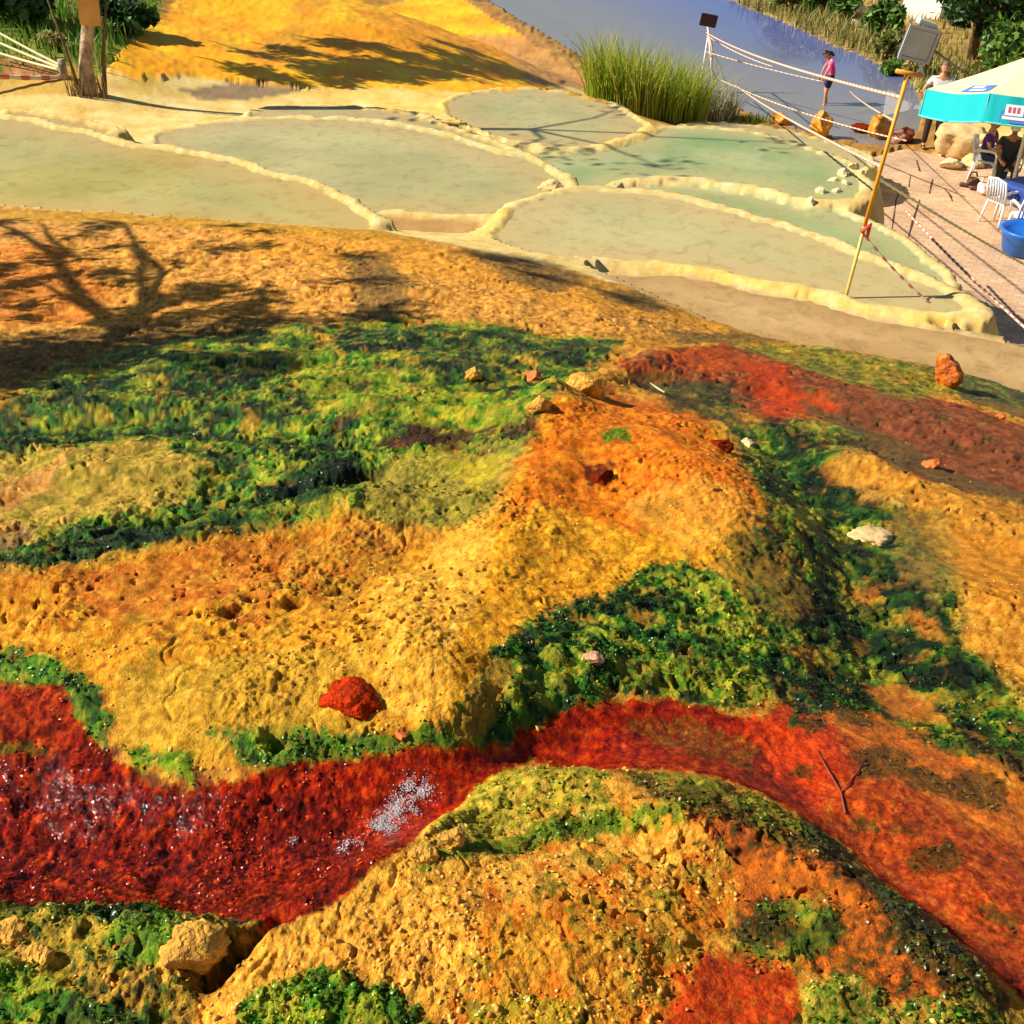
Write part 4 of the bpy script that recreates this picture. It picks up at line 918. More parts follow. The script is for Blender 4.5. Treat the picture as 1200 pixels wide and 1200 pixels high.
rock(952,212,16,9,R_wet,'small yellow stone at the end of the green pool',62,.3,.5, z0=None)

# ------------------------------------------------------------------ algae clumps (geometry on the green zones)
def ico(sub):
    bm = bmesh.new(); bmesh.ops.create_icosphere(bm, subdivisions=sub, radius=1)
    V = np.array([v.co[:] for v in bm.verts]); F = np.array([[v.index for v in f.verts] for f in bm.faces]); bm.free(); return V, F
IV, IF = ico(2); IV1, IF1 = ico(1)
def scatter_flakes(name, mask, n, smin, smax, mat, seed, rmax=9.0, lift=.004):
    rg = np.random.default_rng(seed); wgt = (mask*(RR < rmax)*(RR > .7)*(np.abs(AZ) < rad(41))).ravel(); wgt = wgt/wgt.sum()
    pick = rg.choice(H*Wd, n, p=wgt); c = Pall[pick]+np.c_[rg.normal(size=(n, 2))*.003, rg.random(n)*lift]
    s = (smin+(smax-smin)*rg.random(n)**2)[:, None]
    nn = Nall[pick]+rg.normal(size=(n, 3))*.55; nn /= np.linalg.norm(nn, axis=1)[:, None]
    u = np.cross(nn, rg.normal(size=(n, 3))); u /= np.linalg.norm(u, axis=1)[:, None]; v = np.cross(nn, u)
    ring = []
    for k in range(6):
        a = k*math.pi/3; r_ = (.6+.7*rg.random(n))[:, None]
        ring.append(c+(u*math.cos(a)+v*math.sin(a)*.7)*s*r_+nn*s*(rg.random(n)[:, None]-.6)*.6)
    V = np.stack([c+nn*s*.3]+ring, 1).reshape(-1, 3)
    f = np.array([[0, k+1, (k+1) % 6+1] for k in range(6)]); F = (f[None]+np.arange(n)[:, None, None]*7).reshape(-1, 3)
    o = mesh_np(name, V, F, mat, sm=True); o['kind'] = 'stuff'
    cc = COLr.reshape(-1, 3)[pick]*(.65+1.1*rg.random(n)[:, None]**1.5)+np.array([.012, .022, .001])
    a = o.data.attributes.new('Col', 'FLOAT_COLOR', 'POINT'); a.data.foreach_set('color', np.repeat(np.c_[cc, np.ones(n)], 7, 0).astype(np.float32).ravel())
    return o
def scatter_blobs(name, mask, n, smin, smax, flat, mat, seed, rmax=9.0, kind='stuff', lift=.2, sub=1, crinkle=.35):
    rg = np.random.default_rng(seed); wgt = (mask*(RR < rmax)*(RR > .7)*(np.abs(AZ) < rad(41))).ravel(); wgt = wgt/wgt.sum()
    pick = rg.choice(H*Wd, n, p=wgt); BV, BF = (IV1, IF1) if sub == 1 else (IV, IF)
    c = Pall[pick]; nn = Nall[pick]; s = smin+(smax-smin)*rg.random(n)**2.2
    k = len(BV)
    nvar = 24; var = []
    for i in range(nvar):
        d = 1+crinkle*(fbm(BV[:, 0]*2.3+i*7, BV[:, 1]*2.3+BV[:, 2]*2.1, 2, i)+.5*rg.normal(size=k)*.35)
        var.append(BV*d[:, None])
    var = np.array(var)
    a = rg.random(n)*2*math.pi; vi = rg.integers(0, nvar, n)
    v = var[vi]*s[:, None, None]*np.array([1, .75, 1])
    fl = flat*(.6+.8*rg.random(n)); v[..., 2] *= fl[:, None]
    ca, sa = np.cos(a)[:, None], np.sin(a)[:, None]
    x = v[..., 0]*ca-v[..., 1]*sa; y = v[..., 0]*sa+v[..., 1]*ca; z = v[..., 2]
    # tilt with the ground
    z = z-(x*nn[:, None, 0]+y*nn[:, None, 1])/np.maximum(nn[:, None, 2], .4)
    if name == 'foam': c = c+np.array([0, 0, .003])+np.c_[rg.normal(size=(n, 2))*.004, np.zeros(n)]
    P = np.stack([x, y, z], -1)+c[:, None, :]+np.array([0, 0, 1])*(s*fl*lift)[:, None, None]
    F = (BF[None]+np.arange(n)[:, None, None]*k).reshape(-1, 3)
    o = mesh_np(name, P.reshape(-1, 3), F, mat, sm=True); o['kind'] = kind
    return o
M_alg = leaf_mat('algae', [A(10,26,10), A(20,52,14), A(38,86,18), A(70,120,24), A(130,150,36), A(196,184,50)], .3, .12, .35)
M_algd = leaf_mat('algae_dark', [A(8,20,10), A(16,42,14), A(30,70,18), A(60,100,26)], .3, .1, .35)
for m_ in (M_alg, M_algd):
    t = m_.node_tree; an = t.nodes.new('ShaderNodeAttribute'); an.attribute_name = 'Col'
    for l in [l for l in t.links if l.from_node.type == 'VALTORGB']: t.links.new(an.outputs['Color'], l.to_socket)
gm = np.clip(GRN, 0, 1)**1.3*smooth(-.25, .25, fbm(X*7, Y*7, 3, 81)+.1)
a1 = scatter_flakes('algae_clumps', gm, 14000, .0015, .006, M_alg, 1)
tag(a1, 'bright to dark green clumped algae covering wet parts of the slope', 'algae')
a2 = scatter_flakes('dark_algae', gm*(1-smooth(.02, .12, COLr[..., 1])), 5000, .002, .007, M_algd, 2)
tag(a2, 'dark green algae mats in the hollows of the slope', 'algae')
M_crumb = leaf_mat('crumbs', [A(170,100,36), A(214,146,56), A(240,186,86), A(244,190,84)], .9, 0, .3)
cm = (CLS == 0)*(GRN < .25)*(WET < .4)*smooth(-.1, .3, fbm(X*4, Y*4, 3, 83))*smooth(.1, .3, COLr[..., 0])
a3 = scatter_blobs('crust_crumbs', cm, 3200, .0015, .006, .8, M_crumb, 3, lift=.2, crinkle=.6)
tag(a3, 'loose ochre crumbs of travertine scattered on the crust', 'crumbs')
# foam in the red stream
M_rfl = leaf_mat('red_crumbs', [A(60,4,1), A(150,20,3), A(206,50,6), A(236,96,20)], .25, 0, .5)
rfm = np.clip(REDM_*2-1, 0, 1)*near*smooth(-.2, .3, fbm(X*9, Y*9, 3, 86)+.1)
a5 = scatter_flakes('red_glint_flakes', rfm*leftk, 2200, .0015, .005, M_rfl, 6)  # glossy flakes added to give the red bed fine glints
tag(a5, 'wet red flakes added for fine glints on the bed of the red stream', 'flakes')
# thin film of water running over the red bed
Zw = blur(Z, 8)+.001+.003*REDM_
kk_ = (blur((REDM_ > .5).astype(float), 3) > .75); fk = kk_.ravel()[quads].all(1) & (RR.ravel()[quads[:, 0]] < 8)
us = np.unique(quads[fk]); rm = np.zeros(H*Wd, np.int64); rm[us] = np.arange(len(us))
M_film = bpy.data.materials.new('water_film'); M_film.use_nodes = True; t = M_film.node_tree; t.nodes.remove(t.nodes['Principled BSDF'])
tr = t.nodes.new('ShaderNodeBsdfTransparent'); tr.inputs[0].default_value = (.98, .93, .9, 1); gl = t.nodes.new('ShaderNodeBsdfGlossy'); gl.inputs['Roughness'].default_value = .05
tc = t.nodes.new('ShaderNodeTexCoord'); n = t.nodes.new('ShaderNodeTexNoise'); n.inputs['Scale'].default_value = 62; n.inputs['Detail'].default_value = 4
bp = t.nodes.new('ShaderNodeBump'); bp.inputs['Strength'].default_value = .8; bp.inputs['Distance'].default_value = .006; t.links.new(tc.outputs['Object'], n.inputs['Vector']); t.links.new(n.outputs[0], bp.inputs['Height'])
t.links.new(bp.outputs[0], gl.inputs['Normal']); fo = schlick(t, bp.outputs[0], .02, .55); mx = t.nodes.new('ShaderNodeMixShader'); t.links.new(fo, mx.inputs[0]); t.links.new(tr.outputs[0], mx.inputs[1]); t.links.new(gl.outputs[0], mx.inputs[2]); t.links.new(mx.outputs[0], t.nodes['Material Output'].inputs[0])
Pw = Pall[us].copy(); Pw[:, 2] = np.maximum(Zw.ravel()[us], Pw[:, 2]-.004)
o = mesh_np('red_stream_water', Pw, rm[quads[fk]], M_film, sm=True); o['kind'] = 'structure'
M_foam = mat_('foam', (.62, .60, .64), .3, .4)
fm = np.zeros(shape)
for x, y, r_ in ((470,950,.030),(488,928,.03),(452,966,.03),(410,992,.018),(345,985,.006),(330,950,.005)):
    p = hit(x, y); fm = np.maximum(fm, np.exp(-(((X-p.x)/r_)**2+((Y-p.y)/(r_*1.1))**2)))
a4 = scatter_blobs('foam', fm**2*smooth(-.05, .3, fbm(X*48, Y*48, 3, 95)+.12)*(CLS == 4), 3600, .0004, .0018, .5, M_foam, 4, lift=.3)
tag(a4, 'white foam bubbling in the red stream', 'foam')

# ------------------------------------------------------------------ vegetation
def leaves(name, centres, n, size, mat, parent=None, seed=0, shell=.5, aspect=.5, up=.3):
    rg = np.random.default_rng(seed); cs = np.array([c for c, r in centres], float); rs = np.array([r for c, r in centres], float)
    vol = rs.prod(1)**.8; k = rg.choice(len(cs), n, p=vol/vol.sum())
    d = rg.normal(size=(n, 3)); d /= np.linalg.norm(d, axis=1)[:, None]; rad_ = (shell+(1-shell)*rg.random(n))**(1.0)
    rad_ *= 1+.18*fbm(d[:, 0]*3+k*3.1, d[:, 1]*3+d[:, 2]*2.7, 2, seed)
    P = cs[k]+d*rad_[:, None]*rs[k]
    u = rg.normal(size=(n, 3)); u /= np.linalg.norm(u, axis=1)[:, None]
    nrm = d*.6+rg.normal(size=(n, 3))*.6+np.array([0, 0, up]); v = np.cross(nrm, u); v /= np.linalg.norm(v, axis=1)[:, None]+1e-9
    s = size*(.5+rg.random(n))
    a = P-u*s[:, None]; b = P+v*(s*aspect)[:, None]; c = P+u*s[:, None]; e = P-v*(s*aspect)[:, None]
    V = np.stack([a, b, c, e], 1).reshape(-1, 3); F = np.arange(4*n).reshape(n, 4)
    return mesh_np(name, V, F, mat, parent)
def blades(name, bases, hgt, wid, lean, mat, parent=None, seed=0, segs=3, fan=0.0, centre=None):
    rg = np.random.default_rng(seed); B = np.array(bases, float); n = len(B)
    h = hgt*(.55+.6*rg.random(n)); a = rg.random(n)*2*math.pi; ln = lean*rg.random(n)
    dx = np.cos(a)*ln; dy = np.sin(a)*ln
    if fan and centre is not None:
        dx = dx+fan*(B[:, 0]-centre[0]); dy = dy+fan*(B[:, 1]-centre[1])
    wa = rg.random(n)*math.pi; wx = np.cos(wa)*wid*.5; wy = np.sin(wa)*wid*.5
    V = []
    for k in range(segs+1):
        t = k/segs; q = 1-t**1.5
        cx = B[:, 0]+dx*h*t*t; cy = B[:, 1]+dy*h*t*t; cz = B[:, 2]+h*t*(1-.12*t*np.hypot(dx, dy))
        V.append(np.stack([cx-wx*q, cy-wy*q, cz], -1)); V.append(np.stack([cx+wx*q, cy+wy*q, cz], -1))
    V = np.stack(V, 1); K = 2*(segs+1)
    f = np.array([[2*k, 2*k+1, 2*k+3, 2*k+2] for k in range(segs)])
    F = (f[None]+np.arange(n)[:, None, None]*K).reshape(-1, 4)
    return mesh_np(name, V.reshape(-1, 3), F, mat, parent)
M_bark = mat_('bark', A(176,150,124), .9, noise=.95, nscale=7, bump=.9, bscale=25)
M_bark2 = mat_('bark_dark', A(110,80,54), .9, noise=.5, nscale=6, bump=.8, bscale=20)
M_leaf = leaf_mat('leaf_dark', [(.012,.04,.008), (.03,.085,.012), (.05,.13,.02), (.09,.20,.03)], .5, .25)
M_leaf2 = leaf_mat('leaf_fresh', [(.03,.08,.01), (.07,.17,.02), (.12,.25,.03), (.22,.30,.06)], .5, .3)
M_pine = leaf_mat('leaf_pine', [(.015,.04,.012), (.03,.08,.02), (.06,.11,.03)], .6, .15)
M_grass = leaf_mat('grass', [(.05,.15,.008), (.09,.24,.012), (.15,.33,.02), (.26,.36,.05), (.36,.32,.08)], .6, .35)
M_dry = leaf_mat('dry_grass', [(.20,.15,.05), (.34,.26,.09), (.45,.36,.16), (.25,.22,.06)], .7, .3)
M_reed = leaf_mat('reed', [(.14,.24,.012), (.24,.38,.02), (.36,.46,.03), (.52,.48,.06), (.62,.48,.12)], .6, .45)

# leaning tree at upper left; crown above the frame, thinned to cast little shade
tb = gp(104, 110); TD = (tb-Vector((0, 0, CZ))).length; ppm = FPX/TD
t = empty('tree', tb); tag(t, 'tree with peeling grey brown bark carrying a board, left of the orange mound', 'tree')
lt = [Vector((0, 0, -.15)), Vector((.04, 0, .4)), Vector((.20, .02, 1.0)), Vector((.50, .05, 1.8)), Vector((.9, .1, 2.8)), Vector((1.2, .1, 3.8))]
tubes('trunk', [([v for v in lt], [.15, .105, .092, .085, .08, .06])], M_bark, t, 12)
br_l = []
tips = []
rg = np.random.default_rng(5)
for i in range(4):
    s0 = lt[5].lerp(lt[5], random.random()); a = random.random()*6.28; L = 1.2+random.random()*1.6
    e = s0+Vector((math.cos(a)*L, math.sin(a)*L*.8, .7+random.random()*1.2)); mid = s0.lerp(e, .5)+Vector((0, 0, .2))
    br_l.append(([s0, mid, e], [.035, .025, .01])); tips.append(e)
each_tube('branch', br_l, M_bark, t, 6)
cent = [((e.x, e.y, e.z), (.75, .7, .34)) for e in tips]+[((.9+random.uniform(-1.6,2.2), random.uniform(-1.2,1.2), 4.6+random.uniform(-.5,.9)), (.8,.7,.35)) for _ in range(2)]
leaves('crown', cent, 260, .075, M_leaf, t, 3, .1)
each_tube('sucker_shoot', [([(-.1,-.05,0),(-.16,-.1,.6),(-.30,-.1,1.5)], [.03,.02,.012]), ([(.25,0,0),(.34,.02,.6),(.62,.05,1.7)], [.035,.025,.012]), ([(.28,0,.4),(.5,.03,1.2)], [.015,.008])], M_bark2, t, 6)
bl = [(-.25+.55*random.random(), -.25+.3*random.random(), -.05) for _ in range(70)]
blades('dry_suckers', bl, .42, .022, .35, leaf_mat('dry_bark', [A(80,50,34), A(150,110,70), A(196,160,110), A(90,96,40)], .9, .1), t, 6)
bp_ = aty(104, 8, tb.y-.16)
bm = bmesh.new(); add_box(bm, (0, 0, 0), (20/ppm, .04, 34/ppm), Matrix.Rotation(rad(5), 3, 'Y'), .006)
o = bm_obj('wooden_board', bm, mat_('board', A(222,164,84), .75, noise=.25, nscale=3)); o.location = bp_; o.rotation_euler = (0, 0, rad(6))
tag(o, 'plain tan wooden board fixed to the tree trunk at upper left', 'board')

# grassy bank with tufts, upper left
GB = []
rg = np.random.default_rng(8)
cand = np.argwhere((CLS == 3) & (RR < 60) & (np.abs(AZ) < rad(34)))
cand = cand[rg.choice(len(cand), 7000)]
dry_b = []; gr_b = []
for j, i in cand:
    p = (X[j, i]+rg.normal()*.08, Y[j, i]+rg.normal()*.08, Z[j, i]-.02)
    s_ = COLr[j, i]
    (dry_b if s_[0] > .30 else gr_b).append(p)
o = blades('bank_grass', gr_b, .34, .035, .6, M_grass, None, 9); tag(o, 'green grass growing on the bank at upper left', 'grass', kind='stuff')
o = blades('dry_grass', dry_b, .12, .02, .8, M_dry, None, 10); tag(o, 'short dry yellow grass along the foot of the left bank', 'grass', kind='stuff')
def shade_tree():
    cl = []; rg = random.Random(4)
    for px, py, h, r_ in ((310,68,4.0,.4),(350,62,4.2,.45),(398,52,4.6,.5),(436,54,4.7,.35),(380,88,4.1,.4),(440,76,4.4,.6),(480,84,4.4,.6),(470,66,4.7,.45),(530,78,4.7,.55),(575,84,4.6,.6),(540,60,5.2,.35),(580,72,5.0,.35),(400,84,4.3,.6),(450,90,4.3,.6),(510,86,4.5,.6),(550,74,4.8,.5),(600,86,4.9,.5),(500,72,4.6,.45),(300,88,4.0,.4),(330,96,4.0,.4),(400,98,4.1,.4),(620,90,5.0,.4)):
        p = hit(px, py)+SUN*(h/SUN.z); cl.append((p, r_))
    foot = Vector((-12.5, 38.0, 2.6)); t = empty('tree', foot); tag(t, 'leafy tree beyond the orange mound whose crown shades it', 'tree')
    tubes('trunk', [([(0, 0, -.5), (.1, -.5, 2), (.6, -2.0, 4.0)], [.2, .17, .13])], M_bark2, t, 8)
    each_tube('branch', [([p-foot+Vector((-.5,.3,-.2)), p-foot+Vector((.4,-.1,.1))] , [.025, .008]) for p, r_ in cl], M_bark2, t, 5)
    leaves('crown', [(tuple(p-foot), (r_*1.2, r_, r_*.45)) for p, r_ in cl], 11000, .09, M_pine, t, 41, .1, .35)
def bush(px, py, wpx, hpx, mat, label, seed, n=1500, size=.09, name='bush', cat='bush', z0=None, group=None, blobs=7, stem=True):
    p = gp(px, py) if z0 is None else onz(px, py, z0)
    d = (p-Vector((0, 0, CZ))).length; W = wpx/FPX*d/2; Hh = hpx/FPX*d
    t = empty(name, p); tag(t, label, cat, group); rg = random.Random(seed)
    c = [((rg.uniform(-W*.6, W*.6), rg.uniform(-W*.5, W*.5), Hh*rg.uniform(.3, .75)), (W*rg.uniform(.35, .55), W*rg.uniform(.35, .5), Hh*rg.uniform(.25, .36))) for _ in range(blobs)]
    leaves('foliage', c, n, size, mat, t, seed, .3)
    if stem: each_tube('stem', [([(0, 0, -.1), (q[0][0]*.4, q[0][1]*.4, q[0][2]*.6), q[0]], [.04, .025, .012]) for q in c[:5]], M_bark2, t, 5)
    return t
bush(22,30,90,60,M_leaf,'dark leafy shrub in the top left corner of the bank',3,2200,.12)
bush(148,38,60,34,M_leaf,'low dark bush behind the tree at the edge of the orange mound',5,900,.1)
bush(60,58,40,16,leaf_mat('olive_leaf',[(.15,.16,.03),(.3,.28,.06),(.4,.34,.1)],.6,.3),'yellowish weed patch left of the tree on the grass bank',6,500,.06, cat='weeds', name='weeds')

shade_tree()
# reeds on the terrace edge
rc = gp(756, 134); rg = np.random.default_rng(12)
RB = []
wr = 66/FPX*(rc-Vector((0,0,CZ))).length
while len(RB) < 1700:
    x = rg.uniform(-1, 1); y = rg.uniform(-1, 1)
    if x*x+y*y > 1: continue
    px_, py_ = rc.x+x*wr, rc.y+y*.75
    RB.append((px_, py_, gz(px_, py_)-.05))
o = blades('reed_clump', RB, 1.5, .032, .55, M_reed, None, 13, 4, .16, (rc.x, rc.y)); tag(o, 'tall green and yellow reed clump growing beside the terrace pools', 'reeds')
rc2 = gp(826, 138); RB = []
for _ in range(500):
    a = rg.random()*6.28; q = rg.random()**.5
    x, y = rc2.x+math.cos(a)*q*.75, rc2.y+math.sin(a)*q*.5; RB.append((x, y, gz(x, y)-.03))
o = blades('dry_reeds', RB, .95, .03, .9, leaf_mat('greydry', [(.16,.15,.09),(.3,.27,.16),(.42,.37,.22),(.12,.16,.05)], .8, .2), None, 14, 3); tag(o, 'dry grey grass tuft to the right of the reed clump', 'dry grass')
rc3 = gp(880, 142); RB = [(rc3.x+rg.normal()*.25, rc3.y+rg.normal()*.15, gz(rc3.x, rc3.y)-.03) for _ in range(120)]
o = blades('grass_tuft', RB, .22, .03, .7, M_grass, None, 15, 2); tag(o, 'little dark green grass tuft by the stream edge right of the reeds', 'grass tuft', kind='stuff')

# far bank
far_specs = [(925,14,50,30,M_leaf2,'bright green bush on the far bank at the top left of its row',21),(965,22,60,40,M_leaf2,'wide green bush on the far bank above the palm reflection',22),
    (990,16,30,34,M_leaf,'dark-leaved bush between two bright bushes on the far bank',23),(1034,44,44,42,M_leaf2,'light green reed bush on the far bank left of the floodlight',24),
    (1046,70,40,26,leaf_mat('olivebush',[(.10,.13,.02),(.2,.22,.04),(.3,.27,.07)],.6,.3),'low olive bush at the water edge below the light green reed bush',25),
    (1046,84,30,14,M_leaf2,'low green plant at the corner of the stream left of the yellow post top',26),
    (1076,90,34,20,leaf_mat('ybush',[(.2,.17,.03),(.34,.28,.06),(.42,.33,.1)],.6,.3),'yellowish bush behind the top of the yellow post',27)]
for px, py, w_, h_, mt, lb, sd in far_specs: bush(px, py, w_, h_, mt, lb, sd, 1500, .12, z0=.05, group=None)
cand = np.argwhere((CLS == 6) & (RR < 75) & (np.abs(AZ) < rad(34))); cand = cand[rg.choice(len(cand), min(3500, len(cand)))]
cand2 = np.argwhere((CLS == 6) & (SD['stream'] < 1.6) & (RR < 75) & (np.abs(AZ) < rad(34))); cand2 = cand2[np.random.default_rng(3).choice(len(cand2), min(2600, len(cand2)))]
o = blades('bank_reeds', [(X[j, i]+random.gauss(0, .15), Y[j, i]+random.gauss(0, .15), Z[j, i]) for j, i in cand2], .55, .06, .8, leaf_mat('bank_reed', [(.10,.12,.02),(.20,.22,.04),(.34,.28,.07),(.42,.34,.12),(.16,.22,.03)], .7, .3), None, 19, 2); tag(o, 'rough olive and straw coloured grass at the water edge of the far bank', 'grass', kind='stuff')
o = blades('bank_dry_grass', [(X[j, i]+rg.normal()*.1, Y[j, i]+rg.normal()*.1, Z[j, i]) for j, i in cand], .35, .05, .7, M_dry, None, 16, 2); tag(o, 'dry yellow grass along the far stream bank', 'grass', kind='stuff')
def tree(px, py, z0, hh, crown, mat, label, seed, n, size, trunk_r=.16, name='tree', lean=0):
    p = onz(px, py, z0); t = empty(name, p); tag(t, label, 'tree', None); rg = random.Random(seed)
    tubes('trunk', [([(0, 0, -.2), (lean*.3, 0, hh*.3), (lean*.7, .05, hh*.65), (lean, 0, hh*.9)], [trunk_r, trunk_r*.85, trunk_r*.6, trunk_r*.25])], M_bark2, t, 8)
    each_tube('branch', [([(lean*.5, 0, hh*(.3+.06*i)), Vector(c[0])*.6+Vector((lean*.2, 0, hh*.2)), c[0]], [.05, .035, .012]) for i, c in enumerate(crown[:7])], M_bark2, t, 5)
    leaves('crown', crown, n, size, mat, t, seed, .35); return t
def crown(w, h0, h1, seed, k=12):
    rg = random.Random(seed); return [((rg.uniform(-w*.7, w*.7), rg.uniform(-w*.5, w*.5), rg.uniform(h0, h1)), (w*rg.uniform(.28, .45), w*rg.uniform(.28, .42), w*rg.uniform(.25, .4))) for _ in range(k)]
tree(1140,62,.3,6,crown(1.15,.5,5.5,31,16),M_pine,'narrow dark conifer at the left of the trees behind the umbrella',31,8000,.10)
tree(1155,84,.3,6.5,crown(2.0,.7,5.5,32,16),M_leaf,'bushy green tree behind the umbrella, middle of the row',32,9000,.11)
tree(1205,90,.3,6.5,crown(2.1,.6,5.5,33,16),M_leaf2,'lighter green leafy tree behind the umbrella at the right edge',33,8000,.11)
tree(1180,50,.3,8,crown(2.2,.8,7,34,16),M_leaf,'dark tree rising behind the others in the top right corner',34,6000,.13)
# palm beyond the far bank: above the frame, mirrored in the stream
pp = onz(935, -25, .2); pt = empty('palm_tree', pp); tag(pt, 'palm tree on the far bank mirrored in the stream', 'palm')
tubes('trunk', [([(0, 0, -.2), (.05, 0, 1), (.1, 0, 2.4)], [.22, .18, .16])], M_bark2, pt, 10)
for i in range(22):
    FV = []; FF = []
    a = i*2.4; L = 1.7; up = .25+.75*random.random()
    pts = [Vector((.1+math.cos(a)*L*s, math.sin(a)*L*s, 2.4+up*1.6*s-1.7*s*s)) for s in np.linspace(0, 1, 9)]
    for k in range(1, 9):
        dr = (pts[k]-pts[k-1]).normalized(); sd = dr.cross(Vector((0, 0, 1))).normalized()
        for sg in (-1, 1):
            for q in range(3):
                b0 = pts[k-1].lerp(pts[k], q/3); tip = b0+sd*sg*.45*(1-.6*k/9)+dr*.28+Vector((0, 0, -.12)); n0 = len(FV)
                FV += [tuple(b0-dr*.018), tuple(b0+dr*.018), tuple(tip)]; FF.append((n0, n0+1, n0+2))
    me = bpy.data.meshes.new('frond'); me.from_pydata(FV, [], FF); link('frond', me, M_leaf, pt)

# bare tree standing left of the frame; its branches shade the near plateau
shp = []
def sh(px, py, h): p = hit(px, py); return p+SUN*(h/SUN.z)
root_top = sh(20, 425, 1.3)
lines = []
def limb(pts, r0, r1): lines.append(([Vector(p)+Vector((random.gauss(0,.06), random.gauss(0,.10), 0)) for p in pts], list(np.linspace(r0*.5, r1*.45, len(pts)))))
limb([sh(-10,440,1.2), sh(70,410,2.0), sh(130,395,2.3)], .16, .11)
limb([sh(130,395,2.3), sh(110,345,2.7), sh(70,300,3.0), sh(30,275,3.2), sh(-10,262,3.5)], .09, .04)
limb([sh(70,300,3.0), sh(50,275,3.2), sh(60,258,3.3)], .05, .03)
limb([sh(130,395,2.3), sh(195,360,2.8), sh(200,320,3.1), sh(192,290,3.4)], .09, .04)
limb([sh(195,360,2.8), sh(240,345,3.1), sh(285,330,3.4)], .05, .025)
limb([sh(130,395,2.3), sh(150,345,2.7), sh(158,300,3.1), sh(140,265,3.4), sh(105,255,3.6)], .06, .03)
limb([sh(130,395,2.3), sh(100,370,2.5), sh(60,345,2.8), sh(20,330,3.0)], .05, .03)
limb([sh(200,320,3.1), sh(230,300,3.3), sh(245,280,3.5)], .035, .02)
limb([sh(70,410,2.0), sh(150,410,2.3), sh(240,395,2.6), sh(330,385,2.9)], .09, .03)
limb([sh(240,395,2.6), sh(300,350,3.1), sh(320,330,3.3)], .04, .02)
st = sh(-10, 440, 1.2); foot = Vector((st.x-.3, st.y-.1, float(tps(np.array(math.atan2(st.x-.3, st.y)), np.array(math.log(math.hypot(st.x-.3, st.y)))))-.2))
limb([foot, st], .20, .16)
bt = empty('tree', foot); tag(bt, 'bare branched tree standing left of the frame above the plateau', 'tree')
for pts, r_ in lines:
    for v in pts: v -= foot
each_tube('branch', lines, M_bark2, bt, 8)
cl = []
for px, py, h, r_ in ((430,330,3.3,.30),(450,370,3.1,.32),(420,300,3.5,.2),(590,305,4.2,.26),(640,325,4.2,.2),(740,352,4.8,.2),(20,420,2.0,.4),(60,440,1.9,.4),(130,420,2.2,.35),(200,400,2.5,.25),(280,392,2.7,.22),(0,262,3.4,.25),(90,320,2.9,.16),(60,290,3.1,.14),(195,350,2.9,.15),(200,310,3.1,.14),(240,342,3.1,.14),(150,330,2.9,.13),(110,262,3.5,.16),(300,345,3.2,.14),(40,360,2.6,.2)):
    c = sh(px, py, h)-foot; cl.append(((c.x, c.y, c.z), (r_, r_*1.3, r_*.6)))
rg = random.Random(21)
for _ in range(90):
    px, py = rg.uniform(-20, 350), rg.uniform(262, 425)
    if rg.random() > .35+.65*(py-262)/160*(1-max(px, 0)/420): continue
    c = sh(px, py, 3.0+rg.uniform(-.5, .5))-foot; r_ = rg.uniform(.07, .24); cl.append(((c.x, c.y, c.z), (r_, r_*1.5, r_*.5)))
leaves('crown', cl, 8500, .04, M_leaf, bt, 17, .05)

# ------------------------------------------------------------------ posts, ropes, floodlight
M_white = mat_('white_paint', (.78, .76, .70), .5)
M_yelp = mat_('yellow_paint', A(240,170,40), .5, noise=.2, nscale=6)
M_palep = mat_('crusted_yellow', A(236,206,110), .8, noise=.3, nscale=9)
def rope_mat(name, c1, c2, scale):
    m = mat_(name, c1, .7); t = m.node_tree; b = t.nodes['Principled BSDF']
    at = t.nodes.new('ShaderNodeAttribute'); at.attribute_name = 'band'
    r = t.nodes.new('ShaderNodeValToRGB'); r.color_ramp.interpolation = 'CONSTANT'; r.color_ramp.elements[0].color = tuple(c1)+(1,); r.color_ramp.elements[1].color = tuple(c2)+(1,); r.color_ramp.elements[1].position = .55
    t.links.new(at.outputs['Fac'], r.inputs[0]); t.links.new(r.outputs[0], b.inputs['Base Color'])
    return m
M_rope = rope_mat('white_rope', tuple(A(246,226,200)), tuple(A(206,150,110)), 1)
M_tape = rope_mat('red_white_rope', tuple(A(250,226,206)), tuple(A(226,130,100)), 1)
M_yrope = rope_mat('yellow_rope', tuple(A(255,252,200,1)), tuple(A(255,240,170,1)), 1)
def rope(name, a, b, sag, r_, mat, label, band=.16, n=None, cat='rope', group=None, bulge=0.25):
    L = (b-a).length; n = n or int(L/band*2)+2; n = min(max(n, 12), 260)
    pts = []; rr = []
    for i in range(n):
        s = i/(n-1); p = a.lerp(b, s); p.z -= sag*4*s*(1-s); pts.append(p); rr.append(r_*(1+bulge*(1 if i % 2 else -1)))
    V, F = tube_arr(pts, rr, 6); me = bpy.data.meshes.new(name); me.from_pydata([tuple(v) for v in V], [], F)
    at = me.attributes.new('band', 'FLOAT', 'POINT'); at.data.foreach_set('value', np.repeat((np.arange(n)//1) % 2, 6).astype(np.float32))
    o = link(name, me, mat, None, True); tag(o, label, cat, group); return o
